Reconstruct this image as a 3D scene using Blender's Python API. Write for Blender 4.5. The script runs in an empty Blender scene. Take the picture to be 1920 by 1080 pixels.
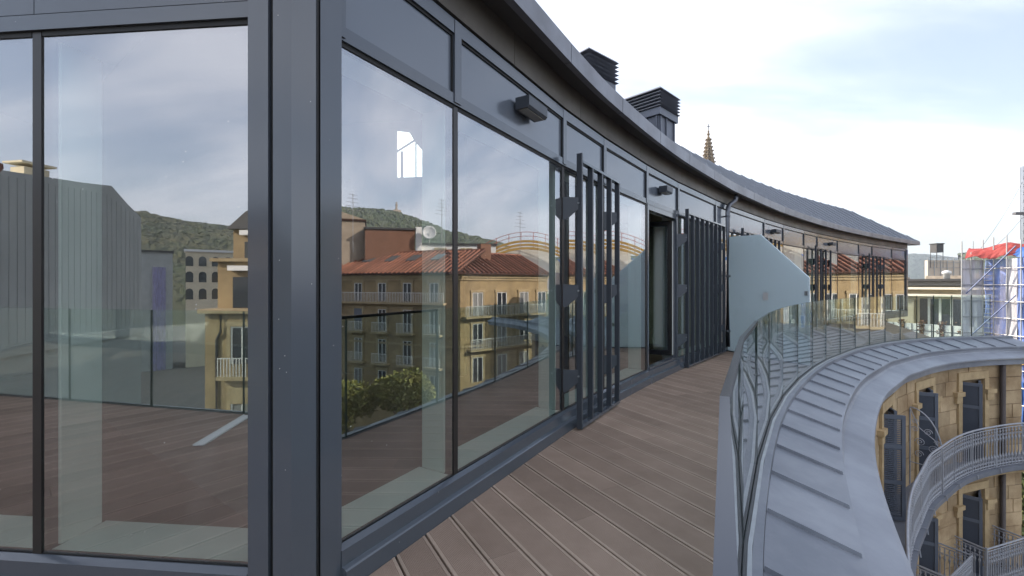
import bpy, math, random
import numpy as np
from mathutils import Vector

random.seed(7)
rng = np.random.default_rng(11)
SC = bpy.context.scene
COL = SC.collection
R = math.radians

# ------------------------------------------------------------------ camera
EYE = 1.35
cam = bpy.data.cameras.new('camera')
cam.sensor_width = 36.0
cam.lens = 15.375
cam.shift_y = -0.0036
cam.clip_start = 0.05
cam.clip_end = 6000
cam_ob = bpy.data.objects.new('camera', cam)
cam_ob.location = (0, 0, EYE)
cam_ob.rotation_euler = (R(90), 0, 0)
COL.objects.link(cam_ob)
SC.camera = cam_ob

# ------------------------------------------------------------------ sky, sun, exposure
SUN_AZ = R(-47)          # measured from +Y towards +X
SUN_EL = R(30)
world = bpy.data.worlds.new('World')
SC.world = world
world.use_nodes = True


def build_sky():
    nt = world.node_tree
    n, l = nt.nodes, nt.links
    bg = n['Background']
    bg.inputs['Strength'].default_value = 0.12
    sky = n.new('ShaderNodeTexSky')
    sky.sky_type = 'NISHITA'
    sky.sun_disc = False
    sky.sun_elevation = SUN_EL
    sky.sun_rotation = SUN_AZ
    sky.altitude = 30
    sky.air_density = 1.0
    sky.dust_density = 2.2
    sky.ozone_density = 1.4
    tc = n.new('ShaderNodeTexCoord')
    sep = n.new('ShaderNodeSeparateXYZ')
    l.new(tc.outputs['Generated'], sep.inputs[0])
    # project the direction on a high flat cloud sheet
    zz = n.new('ShaderNodeMath'); zz.operation = 'MAXIMUM'; zz.inputs[1].default_value = 0.0
    l.new(sep.outputs['Z'], zz.inputs[0])
    za = n.new('ShaderNodeMath'); za.operation = 'ADD'; za.inputs[1].default_value = 0.22
    l.new(zz.outputs[0], za.inputs[0])
    px = n.new('ShaderNodeMath'); px.operation = 'DIVIDE'
    py = n.new('ShaderNodeMath'); py.operation = 'DIVIDE'
    l.new(sep.outputs['X'], px.inputs[0]); l.new(za.outputs[0], px.inputs[1])
    l.new(sep.outputs['Y'], py.inputs[0]); l.new(za.outputs[0], py.inputs[1])
    cmb = n.new('ShaderNodeCombineXYZ')
    l.new(px.outputs[0], cmb.inputs[0]); l.new(py.outputs[0], cmb.inputs[1])
    mp = n.new('ShaderNodeMapping')
    mp.inputs['Rotation'].default_value = (0, 0, R(32))
    mp.inputs['Scale'].default_value = (0.55, 1.9, 1)
    mp.inputs['Location'].default_value = (1.9, 4.1, 0)
    l.new(cmb.outputs[0], mp.inputs[0])
    n1 = n.new('ShaderNodeTexNoise'); n1.inputs['Scale'].default_value = 1.15
    n1.inputs['Detail'].default_value = 7; n1.inputs['Roughness'].default_value = 0.55
    n1.inputs['Distortion'].default_value = 0.35
    l.new(mp.outputs[0], n1.inputs['Vector'])
    n2 = n.new('ShaderNodeTexNoise'); n2.inputs['Scale'].default_value = 0.5
    n2.inputs['Detail'].default_value = 3
    l.new(cmb.outputs[0], n2.inputs['Vector'])
    ad = n.new('ShaderNodeMath'); ad.operation = 'ADD'
    l.new(n1.outputs['Fac'], ad.inputs[0]); l.new(n2.outputs['Fac'], ad.inputs[1])
    mr = n.new('ShaderNodeMapRange'); mr.interpolation_type = 'SMOOTHSTEP'
    mr.inputs['From Min'].default_value = 0.80; mr.inputs['From Max'].default_value = 1.22
    mr.inputs['To Min'].default_value = 0.26; mr.inputs['To Max'].default_value = 0.95
    l.new(ad.outputs[0], mr.inputs['Value'])
    hs = n.new('ShaderNodeHueSaturation')     # thin veil of ice cloud: part lit by the sky, part plain white
    hs.inputs['Saturation'].default_value = 0.25
    hs.inputs['Value'].default_value = 0.45
    l.new(sky.outputs[0], hs.inputs['Color'])
    av = n.new('ShaderNodeMix'); av.data_type = 'RGBA'; av.blend_type = 'ADD'
    av.inputs['Factor'].default_value = 1.0
    l.new(hs.outputs[0], av.inputs['A'])
    av.inputs['B'].default_value = (4.45, 4.6, 5.05, 1)
    mx = n.new('ShaderNodeMix'); mx.data_type = 'RGBA'
    l.new(mr.outputs[0], mx.inputs['Factor'])
    l.new(sky.outputs[0], mx.inputs['A']); l.new(av.outputs['Result'], mx.inputs['B'])
    l.new(mx.outputs['Result'], bg.inputs['Color'])


build_sky()
sd = bpy.data.lights.new('sun', 'SUN')
sd.energy = 3.6
sd.angle = R(0.6)
sd.color = (1.0, 0.90, 0.76)
sun = bpy.data.objects.new('sun', sd)
sdir = Vector((math.sin(SUN_AZ) * math.cos(SUN_EL), math.cos(SUN_AZ) * math.cos(SUN_EL), math.sin(SUN_EL)))
sun.rotation_euler = sdir.to_track_quat('Z', 'Y').to_euler()
sun.location = sdir * 60
COL.objects.link(sun)

SC.view_settings.view_transform = 'Standard'
SC.view_settings.look = 'None'
SC.view_settings.exposure = 1.12
SC.view_settings.gamma = 1.0
SC.view_settings.use_curve_mapping = False
SC.render.engine = 'CYCLES'
SC.cycles.use_denoising = True
SC.cycles.max_bounces = 7
SC.cycles.diffuse_bounces = 3
SC.cycles.glossy_bounces = 5
SC.cycles.transmission_bounces = 6
SC.cycles.transparent_max_bounces = 18
SC.cycles.caustics_reflective = False
SC.cycles.caustics_refractive = False
SC.cycles.sample_clamp_indirect = 6.0

# ------------------------------------------------------------------ materials
MATS = {}


def mat(name, col, rough=0.6, metal=0.0, var=0.0, vscale=3.0, col2=None, bump=0.0, bscale=60.0,
        rnd=0.0, spec=0.5, stretch=None, coat=0.0, speck=0.0, rvar=0.12):
    """Principled material; var mixes towards col2 by noise, rnd varies value per object."""
    if name in MATS:
        return MATS[name]
    m = bpy.data.materials.new(name)
    m.use_nodes = True
    nt = m.node_tree
    n, l = nt.nodes, nt.links
    b = n['Principled BSDF']
    b.inputs['Roughness'].default_value = rough
    b.inputs['Metallic'].default_value = metal
    b.inputs['Specular IOR Level'].default_value = spec
    b.inputs['Coat Weight'].default_value = coat
    b.inputs['Coat Roughness'].default_value = 0.08
    b.inputs['Base Color'].default_value = (*col, 1)
    out = None
    tc = n.new('ShaderNodeTexCoord')
    vec = tc.outputs['Object']
    if stretch:
        mp = n.new('ShaderNodeMapping'); mp.inputs['Scale'].default_value = stretch
        l.new(vec, mp.inputs[0]); vec = mp.outputs[0]
    if var > 0:
        c2 = col2 or tuple(min(1, c * 0.55) for c in col)
        nz = n.new('ShaderNodeTexNoise'); nz.inputs['Scale'].default_value = vscale
        nz.inputs['Detail'].default_value = 8; nz.inputs['Roughness'].default_value = 0.62
        l.new(vec, nz.inputs['Vector'])
        mr = n.new('ShaderNodeMapRange')
        mr.inputs['From Min'].default_value = 0.36; mr.inputs['From Max'].default_value = 0.68
        mr.inputs['To Max'].default_value = var
        l.new(nz.outputs['Fac'], mr.inputs['Value'])
        mx = n.new('ShaderNodeMix'); mx.data_type = 'RGBA'
        mx.inputs['A'].default_value = (*col, 1); mx.inputs['B'].default_value = (*c2, 1)
        l.new(mr.outputs[0], mx.inputs['Factor'])
        out = mx.outputs['Result']
        mr2 = n.new('ShaderNodeMapRange')
        mr2.inputs['To Min'].default_value = max(0.02, rough - rvar); mr2.inputs['To Max'].default_value = min(1, rough + rvar)
        l.new(nz.outputs['Fac'], mr2.inputs['Value'])
        l.new(mr2.outputs[0], b.inputs['Roughness'])
    if speck > 0:
        v = n.new('ShaderNodeTexVoronoi'); v.inputs['Scale'].default_value = 42
        l.new(tc.outputs['Object'], v.inputs['Vector'])
        lt = n.new('ShaderNodeMath'); lt.operation = 'LESS_THAN'; lt.inputs[1].default_value = 0.07
        l.new(v.outputs['Distance'], lt.inputs[0])
        v2 = n.new('ShaderNodeTexNoise'); v2.inputs['Scale'].default_value = 9
        l.new(tc.outputs['Object'], v2.inputs['Vector'])
        gt = n.new('ShaderNodeMath'); gt.operation = 'GREATER_THAN'; gt.inputs[1].default_value = 0.64
        l.new(v2.outputs['Fac'], gt.inputs[0])
        mu = n.new('ShaderNodeMath'); mu.operation = 'MULTIPLY'
        l.new(lt.outputs[0], mu.inputs[0]); l.new(gt.outputs[0], mu.inputs[1])
        m2 = n.new('ShaderNodeMath'); m2.operation = 'MULTIPLY'; m2.inputs[1].default_value = speck
        l.new(mu.outputs[0], m2.inputs[0])
        sx = n.new('ShaderNodeMix'); sx.data_type = 'RGBA'
        if out is not None:
            l.new(out, sx.inputs['A'])
        else:
            sx.inputs['A'].default_value = (*col, 1)
        sx.inputs['B'].default_value = (0.75, 0.75, 0.73, 1)
        l.new(m2.outputs[0], sx.inputs['Factor'])
        out = sx.outputs['Result']
    if rnd > 0:
        oi = n.new('ShaderNodeObjectInfo')
        mr = n.new('ShaderNodeMapRange')
        mr.inputs['To Min'].default_value = 1 - rnd; mr.inputs['To Max'].default_value = 1 + rnd
        l.new(oi.outputs['Random'], mr.inputs['Value'])
        h = n.new('ShaderNodeHueSaturation')
        l.new(mr.outputs[0], h.inputs['Value'])
        if out is not None:
            l.new(out, h.inputs['Color'])
        else:
            h.inputs['Color'].default_value = (*col, 1)
        out = h.outputs['Color']
    if out is not None:
        l.new(out, b.inputs['Base Color'])
    if bump > 0:
        nb = n.new('ShaderNodeTexNoise'); nb.inputs['Scale'].default_value = bscale
        nb.inputs['Detail'].default_value = 5
        l.new(vec, nb.inputs['Vector'])
        bp = n.new('ShaderNodeBump'); bp.inputs['Strength'].default_value = bump
        bp.inputs['Distance'].default_value = 0.02
        l.new(nb.outputs['Fac'], bp.inputs['Height'])
        l.new(bp.outputs[0], b.inputs['Normal'])
    MATS[name] = m
    return m


def glass(name, tint, r0, ior=1.5, wobble=0.0, refl=(1, 1, 1)):
    """Coated pane: mirror share r0 head-on rising to 1 at grazing, the rest passes tinted."""
    m = bpy.data.materials.new(name)
    m.use_nodes = True
    nt = m.node_tree
    n, l = nt.nodes, nt.links
    for x in list(n):
        if x.type != 'OUTPUT_MATERIAL':
            n.remove(x)
    out = [x for x in n if x.type == 'OUTPUT_MATERIAL'][0]
    tr = n.new('ShaderNodeBsdfTransparent'); tr.inputs[0].default_value = (*tint, 1)
    gl = n.new('ShaderNodeBsdfGlossy'); gl.inputs['Roughness'].default_value = 0.0
    gl.inputs['Color'].default_value = (*refl, 1)
    fr = n.new('ShaderNodeLayerWeight'); fr.inputs['Blend'].default_value = 0.5
    pw = n.new('ShaderNodeMath'); pw.operation = 'POWER'; pw.inputs[1].default_value = 5.0
    l.new(fr.outputs['Facing'], pw.inputs[0])
    mr = n.new('ShaderNodeMapRange')
    mr.inputs['To Min'].default_value = r0; mr.inputs['To Max'].default_value = 1
    l.new(pw.outputs[0], mr.inputs['Value'])
    if wobble > 0:
        tc = n.new('ShaderNodeTexCoord')
        nz = n.new('ShaderNodeTexNoise'); nz.inputs['Scale'].default_value = 1.6
        nz.inputs['Detail'].default_value = 1
        l.new(tc.outputs['Object'], nz.inputs['Vector'])
        bp = n.new('ShaderNodeBump'); bp.inputs['Strength'].default_value = wobble
        bp.inputs['Distance'].default_value = 0.01
        l.new(nz.outputs['Fac'], bp.inputs['Height'])
        l.new(bp.outputs[0], gl.inputs['Normal'])
    mx = n.new('ShaderNodeMixShader')
    l.new(mr.outputs[0], mx.inputs[0]); l.new(tr.outputs[0], mx.inputs[1]); l.new(gl.outputs[0], mx.inputs[2])
    last = mx.outputs[0]
    if wobble > 0:     # dried splashes and a thin film of dust
        v = n.new('ShaderNodeTexVoronoi'); v.inputs['Scale'].default_value = 24
        l.new(tc.outputs['Object'], v.inputs['Vector'])
        lt = n.new('ShaderNodeMath'); lt.operation = 'LESS_THAN'; lt.inputs[1].default_value = 0.055
        l.new(v.outputs['Distance'], lt.inputs[0])
        v2 = n.new('ShaderNodeTexNoise'); v2.inputs['Scale'].default_value = 3.5
        l.new(tc.outputs['Object'], v2.inputs['Vector'])
        gt = n.new('ShaderNodeMath'); gt.operation = 'GREATER_THAN'; gt.inputs[1].default_value = 0.60
        l.new(v2.outputs['Fac'], gt.inputs[0])
        mu = n.new('ShaderNodeMath'); mu.operation = 'MULTIPLY'
        l.new(lt.outputs[0], mu.inputs[0]); l.new(gt.outputs[0], mu.inputs[1])
        v3 = n.new('ShaderNodeTexNoise'); v3.inputs['Scale'].default_value = 2.2; v3.inputs['Detail'].default_value = 6
        mp = n.new('ShaderNodeMapping'); mp.inputs['Scale'].default_value = (2.5, 2.5, 0.5)
        l.new(tc.outputs['Object'], mp.inputs[0]); l.new(mp.outputs[0], v3.inputs['Vector'])
        m3 = n.new('ShaderNodeMapRange')
        m3.inputs['From Min'].default_value = 0.45; m3.inputs['From Max'].default_value = 0.75
        m3.inputs['To Max'].default_value = 0.035
        l.new(v3.outputs['Fac'], m3.inputs['Value'])
        mm = n.new('ShaderNodeMath'); mm.operation = 'MAXIMUM'
        l.new(mu.outputs[0], mm.inputs[0]); l.new(m3.outputs[0], mm.inputs[1])
        df = n.new('ShaderNodeBsdfDiffuse'); df.inputs['Color'].default_value = (0.7, 0.7, 0.68, 1)
        m4 = n.new('ShaderNodeMixShader')
        l.new(mm.outputs[0], m4.inputs[0]); l.new(last, m4.inputs[1]); l.new(df.outputs[0], m4.inputs[2])
        last = m4.outputs[0]
    l.new(last, out.inputs['Surface'])
    MATS[name] = m
    return m


FRAME = mat('anthracite_frame', (0.078, 0.090, 0.112), 0.17, 0.0, var=0.35, vscale=0.9, col2=(0.088, 0.100, 0.122), speck=0.7, spec=0.75, coat=0.25, rvar=0.05)
FRAMED = mat('anthracite_matt', (0.056, 0.064, 0.080), 0.42, var=0.3, vscale=4, col2=(0.05, 0.058, 0.07))
MULL = mat('bronze_mullion', (0.024, 0.021, 0.021), 0.35, var=0.3, vscale=4, col2=(0.036, 0.03, 0.028))
GASKET = mat('black_gasket', (0.012, 0.012, 0.013), 0.6)
SPANDREL = mat('spandrel_sheet', (0.125, 0.145, 0.180), 0.20, var=0.3, vscale=1.3, col2=(0.145, 0.163, 0.195), spec=0.7, coat=0.45)
PANE = glass('window_glass', (0.90, 0.975, 0.94), 0.40, 1.5, wobble=0.012, refl=(0.985, 0.975, 1.0))
PANEI = glass('window_glass_inner', (0.92, 0.965, 0.945), 0.03, 1.5)
RAILG = glass('railing_glass', (0.88, 0.955, 0.94), 0.085, 1.5)
EDGEG = mat('glass_edge', (0.05, 0.085, 0.075), 0.2)
CASING = mat('casing_paint', (0.84, 0.88, 0.85), 0.5, var=0.15, vscale=3, col2=(0.7, 0.74, 0.70))
ZDARK = mat('dark_zinc', (0.27, 0.274, 0.305), 0.42, 0.35, var=0.7, vscale=2.2, col2=(0.165, 0.165, 0.18), rnd=0.08, bump=0.08, bscale=9)
ZBROWN = mat('brown_zinc', (0.145, 0.128, 0.108), 0.45, 0.3, var=0.8, vscale=1.6, col2=(0.088, 0.077, 0.066), rnd=0.07, bump=0.06, bscale=6)
SOFFIT = mat('soffit_sheet', (0.085, 0.078, 0.076), 0.6, var=0.3, vscale=2)
ROOFZ = mat('roof_zinc', (0.075, 0.083, 0.105), 0.5, 0.2, var=0.6, vscale=1.3, col2=(0.055, 0.062, 0.08))
CHIMZ = mat('chimney_zinc', (0.16, 0.175, 0.215), 0.45, 0.2, var=0.5, vscale=2, col2=(0.12, 0.13, 0.16))
BLADEZ = mat('blade_zinc', (0.34, 0.355, 0.40), 0.4, 0.2, var=0.4, vscale=3, col2=(0.26, 0.27, 0.31))
SEAMZ = mat('seam_zinc', (0.30, 0.315, 0.35), 0.35, 0.3)
ZPAR = mat('parapet_zinc', (0.160, 0.175, 0.210), 0.46, 0.15, var=1.0, vscale=1.6, col2=(0.265, 0.282, 0.32), rnd=0.08, bump=0.22, bscale=4.5, speck=0.45)
ZSHELF = mat('cornice_zinc', (0.27, 0.29, 0.335), 0.5, 0.1, var=1.0, vscale=0.9, col2=(0.175, 0.19, 0.225), bump=0.18, bscale=3.5)
ZSLAB = mat('balcony_sheet', (0.17, 0.185, 0.22), 0.6, var=0.6, vscale=2, col2=(0.12, 0.13, 0.155))
ALU = mat('pale_aluminium', (0.40, 0.42, 0.44), 0.35, 0.5, var=0.3, vscale=8)
BLACKM = mat('black_metal', (0.014, 0.015, 0.018), 0.22, 0.0)
CHAN = mat('channel_metal', (0.06, 0.062, 0.066), 0.4, 0.4)
PART = mat('frosted_screen', (0.74, 0.83, 0.87), 0.3, var=0.18, vscale=1.1, col2=(0.77, 0.85, 0.88))


def frost(m):
    nt = m.node_tree
    n, l = nt.nodes, nt.links
    out = [x for x in n if x.type == 'OUTPUT_MATERIAL'][0]
    tl = n.new('ShaderNodeBsdfTranslucent'); tl.inputs[0].default_value = (0.86, 0.95, 0.98, 1)
    mx = n.new('ShaderNodeMixShader'); mx.inputs[0].default_value = 0.5
    l.new(n['Principled BSDF'].outputs[0], mx.inputs[1]); l.new(tl.outputs[0], mx.inputs[2])
    l.new(mx.outputs[0], out.inputs['Surface'])


frost(PART)
STONE = mat('sandstone', (0.49, 0.365, 0.22), 0.88, var=1.0, vscale=1.5, col2=(0.27, 0.18, 0.095), bump=0.5, bscale=16, rnd=0.2)
STONEB = mat('sandstone_joint', (0.20, 0.14, 0.08), 0.95, var=0.5, vscale=5)
STONEM = mat('sandstone_mould', (0.52, 0.39, 0.22), 0.85, var=0.7, vscale=4, col2=(0.33, 0.23, 0.13), bump=0.3, bscale=30)
SHUTP = mat('shutter_panel', (0.050, 0.062, 0.088), 0.5, var=0.4, vscale=3, col2=(0.035, 0.042, 0.06))
SHUT = mat('shutter_paint', (0.105, 0.125, 0.165), 0.45, var=0.3, vscale=3, col2=(0.08, 0.095, 0.13))
IRON = mat('grey_iron', (0.36, 0.38, 0.43), 0.45, 0.2, var=0.5, vscale=12, col2=(0.22, 0.235, 0.27))
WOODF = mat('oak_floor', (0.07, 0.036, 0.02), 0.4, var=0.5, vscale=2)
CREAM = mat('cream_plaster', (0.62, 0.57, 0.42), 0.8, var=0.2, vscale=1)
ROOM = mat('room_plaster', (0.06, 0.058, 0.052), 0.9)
WHITE = mat('white_paint', (0.78, 0.78, 0.75), 0.5, var=0.12, vscale=3)
LABELM = mat('label_paper', (0.90, 0.91, 0.92), 0.6)
PIPEZ = mat('pipe_zinc', (0.13, 0.14, 0.165), 0.35, 0.5, var=0.3, vscale=5)
DARKGLASS = mat('dark_window_glass', (0.02, 0.024, 0.03), 0.06, spec=0.8)


def deck_mats():
    res = []
    for nm, ribs in (('deck_rib', True), ('deck_edge', False)):
        m = mat(nm, (0.37, 0.268, 0.212) if ribs else (0.475, 0.358, 0.288), 0.68, spec=0.2, var=0.6, vscale=3.0,
                col2=(0.265, 0.19, 0.148) if ribs else (0.35, 0.268, 0.21), rnd=0.14)
        if ribs:
            nt = m.node_tree
            n, l = nt.nodes, nt.links
            tc = n.new('ShaderNodeTexCoord')
            dp = n.new('ShaderNodeVectorMath'); dp.operation = 'DOT_PRODUCT'
            dp.inputs[1].default_value = (0.866, 0.5, 0)
            l.new(tc.outputs['Object'], dp.inputs[0])
            mu = n.new('ShaderNodeMath'); mu.operation = 'MULTIPLY'; mu.inputs[1].default_value = 2 * math.pi / 0.0075
            l.new(dp.outputs['Value'], mu.inputs[0])
            sn = n.new('ShaderNodeMath'); sn.operation = 'SINE'
            l.new(mu.outputs[0], sn.inputs[0])
            bp = n.new('ShaderNodeBump'); bp.inputs['Strength'].default_value = 0.5
            bp.inputs['Distance'].default_value = 0.0016
            l.new(sn.outputs[0], bp.inputs['Height'])
            l.new(bp.outputs[0], n['Principled BSDF'].inputs['Normal'])
        res.append(m)
    return res


DECKR, DECKE = deck_mats()

# ------------------------------------------------------------------ mesh helpers


class MB:
    """collects shapes; build() links them as ONE mesh object"""

    def __init__(self):
        self.v = []
        self.f = []
        self.mi = []

    def quad(self, a, b, c, d, mi=0):
        k = len(self.v)
        self.v += [a, b, c, d]
        self.f.append((k, k + 1, k + 2, k + 3))
        self.mi.append(mi)

    def poly(self, pts, mi=0):
        k = len(self.v)
        self.v += list(pts)
        self.f.append(tuple(range(k, k + len(pts))))
        self.mi.append(mi)

    def hexa(self, p, mi=0, side_mi=None):
        """8 points: bottom ring 0-3, top ring 4-7"""
        k = len(self.v)
        self.v += [tuple(x) for x in p]
        fs = [(3, 2, 1, 0), (4, 5, 6, 7), (0, 1, 5, 4), (1, 2, 6, 5), (2, 3, 7, 6), (3, 0, 4, 7)]
        for i, q in enumerate(fs):
            self.f.append(tuple(k + a for a in q))
            self.mi.append(mi if side_mi is None else side_mi[i])

    def box(self, x0, x1, y0, y1, z0, z1, mi=0):
        self.hexa([(x0, y0, z0), (x1, y0, z0), (x1, y1, z0), (x0, y1, z0),
                   (x0, y0, z1), (x1, y0, z1), (x1, y1, z1), (x0, y1, z1)], mi)

    def lbox(self, fr, u0, u1, o0, o1, z0, z1, mi=0, side_mi=None):
        """box in a wall frame: u along, o outward"""
        A, t, n = fr
        def P(u, o, z):
            return (A[0] + t[0] * u + n[0] * o, A[1] + t[1] * u + n[1] * o, z)
        self.hexa([P(u0, o0, z0), P(u0, o1, z0), P(u1, o1, z0), P(u1, o0, z0),
                   P(u0, o0, z1), P(u0, o1, z1), P(u1, o1, z1), P(u1, o0, z1)], mi, side_mi)

    def prism(self, fr, uz, o0, o1, mi=0):
        """polygon in (u,z) extruded between offsets o0 and o1"""
        A, t, n = fr
        k = len(self.v)
        m = len(uz)
        for o in (o0, o1):
            for (u, z) in uz:
                self.v.append((A[0] + t[0] * u + n[0] * o, A[1] + t[1] * u + n[1] * o, z))
        self.f.append(tuple(range(k, k + m))[::-1]); self.mi.append(mi)
        self.f.append(tuple(range(k + m, k + 2 * m))); self.mi.append(mi)
        for i in range(m):
            j = (i + 1) % m
            self.f.append((k + i, k + j, k + m + j, k + m + i)); self.mi.append(mi)

    def vprism(self, xy, z0, z1, mi=0):
        """plan polygon extruded upward"""
        k = len(self.v)
        m = len(xy)
        for z in (z0, z1):
            for (x, y) in xy:
                self.v.append((x, y, z))
        self.f.append(tuple(range(k, k + m))[::-1]); self.mi.append(mi)
        self.f.append(tuple(range(k + m, k + 2 * m))); self.mi.append(mi)
        for i in range(m):
            j = (i + 1) % m
            self.f.append((k + i, k + j, k + m + j, k + m + i)); self.mi.append(mi)

    def tube(self, pts, r, s=6, mi=0, r_end=None):
        pts = [Vector(p) for p in pts]
        k = len(self.v)
        m = len(pts)
        for i, p in enumerate(pts):
            d = (pts[min(i + 1, m - 1)] - pts[max(i - 1, 0)])
            if d.length < 1e-9:
                d = Vector((0, 0, 1))
            d.normalize()
            a = d.cross(Vector((0, 0, 1)))
            if a.length < 1e-3:
                a = d.cross(Vector((1, 0, 0)))
            a.normalize()
            b = d.cross(a)
            rr = r if r_end is None else r + (r_end - r) * i / max(1, m - 1)
            for q in range(s):
                an = 2 * math.pi * q / s
                self.v.append(tuple(p + a * (rr * math.cos(an)) + b * (rr * math.sin(an))))
        for i in range(m - 1):
            for q in range(s):
                q2 = (q + 1) % s
                self.f.append((k + i * s + q, k + i * s + q2, k + (i + 1) * s + q2, k + (i + 1) * s + q)); self.mi.append(mi)
        self.f.append(tuple(k + q for q in range(s))[::-1]); self.mi.append(mi)
        self.f.append(tuple(k + (m - 1) * s + q for q in range(s))); self.mi.append(mi)

    def lathe(self, c, prof, s=8, mi=0):
        """prof: (r,z) list from bottom to top around the vertical through c"""
        k = len(self.v)
        for (r, z) in prof:
            for q in range(s):
                a = 2 * math.pi * q / s
                self.v.append((c[0] + r * math.cos(a), c[1] + r * math.sin(a), c[2] + z))
        m = len(prof)
        for i in range(m - 1):
            for q in range(s):
                q2 = (q + 1) % s
                self.f.append((k + i * s + q, k + i * s + q2, k + (i + 1) * s + q2, k + (i + 1) * s + q)); self.mi.append(mi)
        self.f.append(tuple(k + q for q in range(s))[::-1]); self.mi.append(mi)
        self.f.append(tuple(k + (m - 1) * s + q for q in range(s))); self.mi.append(mi)

    def mesh(self, name, mats):
        me = bpy.data.meshes.new(name)
        me.from_pydata([tuple(float(c) for c in p) for p in self.v], [], self.f)
        if not isinstance(mats, (list, tuple)):
            mats = [mats]
        for m in mats:
            me.materials.append(m)
        if len(mats) > 1:
            me.polygons.foreach_set('material_index', self.mi)
        me.update()
        return me

    def build(self, name, mats, parent=None, smooth=False):
        me = self.mesh(name, mats)
        if smooth:
            me.polygons.foreach_set('use_smooth', [True] * len(me.polygons))
        return link(name, me, parent)


def link(name, me, parent=None):
    o = bpy.data.objects.new(name, me)
    COL.objects.link(o)
    if parent is not None:
        o.parent = parent
    return o


def tag(o, label=None, cat=None, group=None, kind=None):
    if label:
        o['label'] = label
    if cat:
        o['category'] = cat
    if group:
        o['group'] = group
    if kind:
        o['kind'] = kind
    return o


def empty(name, parent=None, label=None, cat=None, group=None, kind=None):
    o = bpy.data.objects.new(name, None)
    o.empty_display_size = 0.1
    COL.objects.link(o)
    if parent is not None:
        o.parent = parent
    return tag(o, label, cat, group, kind)


def frame(A, B):
    A = np.array(A, float)[:2]; B = np.array(B, float)[:2]
    t = (B - A) / np.linalg.norm(B - A)
    n = np.array([t[1], -t[0]])
    return (A, t, n), float(np.linalg.norm(B - A))


def normals(path):
    p = np.array(path, float)
    t = np.diff(p, axis=0)
    t /= np.linalg.norm(t, axis=1)[:, None]
    n = np.stack([t[:, 1], -t[:, 0]], 1)
    out = np.zeros_like(p)
    out[0] = n[0]; out[-1] = n[-1]
    for i in range(1, len(p) - 1):
        b = n[i - 1] + n[i]
        b /= np.linalg.norm(b)
        out[i] = b / max(0.35, b @ n[i])
    return out


def offset(path, o):
    return np.array(path, float) + normals(path) * o


def sweep(path, prof, closed=True):
    """MB with the (offset,z) profile carried along a plan path"""
    mb = MB()
    p = np.array(path, float)
    nn = normals(p)
    m = len(prof)
    for i in range(len(p)):
        for (o, z) in prof:
            mb.v.append((p[i, 0] + nn[i, 0] * o, p[i, 1] + nn[i, 1] * o, z))
    e = m if closed else m - 1
    for i in range(len(p) - 1):
        for j in range(e):
            j2 = (j + 1) % m
            mb.f.append((i * m + j, i * m + j2, (i + 1) * m + j2, (i + 1) * m + j)); mb.mi.append(0)
    if closed:
        mb.f.append(tuple(range(m))[::-1]); mb.mi.append(0)
        k = (len(p) - 1) * m
        mb.f.append(tuple(range(k, k + m))); mb.mi.append(0)
    return mb


def catmull(path, per=6):
    p = np.array(path, float)
    q = np.vstack([2 * p[0] - p[1], p, 2 * p[-1] - p[-2]])
    out = []
    for i in range(1, len(q) - 2):
        for k in range(per):
            t = k / per
            a, b, c, d = q[i - 1], q[i], q[i + 1], q[i + 2]
            out.append(0.5 * ((2 * b) + (-a + c) * t + (2 * a - 5 * b + 4 * c - d) * t * t + (-a + 3 * b - 3 * c + d) * t ** 3))
    out.append(p[-1])
    return np.array(out)


class Path:
    """plan curve addressed by arc length"""

    def __init__(self, pts):
        self.p = np.array(pts, float)
        d = np.linalg.norm(np.diff(self.p, axis=0), axis=1)
        self.s = np.concatenate([[0], np.cumsum(d)])
        self.L = float(self.s[-1])

    def at(self, s):
        return np.array([np.interp(s, self.s, self.p[:, 0]), np.interp(s, self.s, self.p[:, 1])])

    def tan(self, s):
        a = self.at(max(0, s - 0.08)); b = self.at(min(self.L, s + 0.08))
        t = (b - a) / np.linalg.norm(b - a)
        return t

    def fr(self, s):
        t = self.tan(s)
        return (self.at(s), t, np.array([t[1], -t[0]]))

    def sub(self, s0, s1, step=0.3):
        k = max(1, int(round((s1 - s0) / step)))
        return np.array([self.at(s0 + (s1 - s0) * i / k) for i in range(k + 1)])

    def near(self, xy):
        ss = np.linspace(0, self.L, 4000)
        pp = np.stack([np.interp(ss, self.s, self.p[:, 0]), np.interp(ss, self.s, self.p[:, 1])], 1)
        return float(ss[np.argmin(((pp - np.array(xy)) ** 2).sum(1))])

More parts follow.
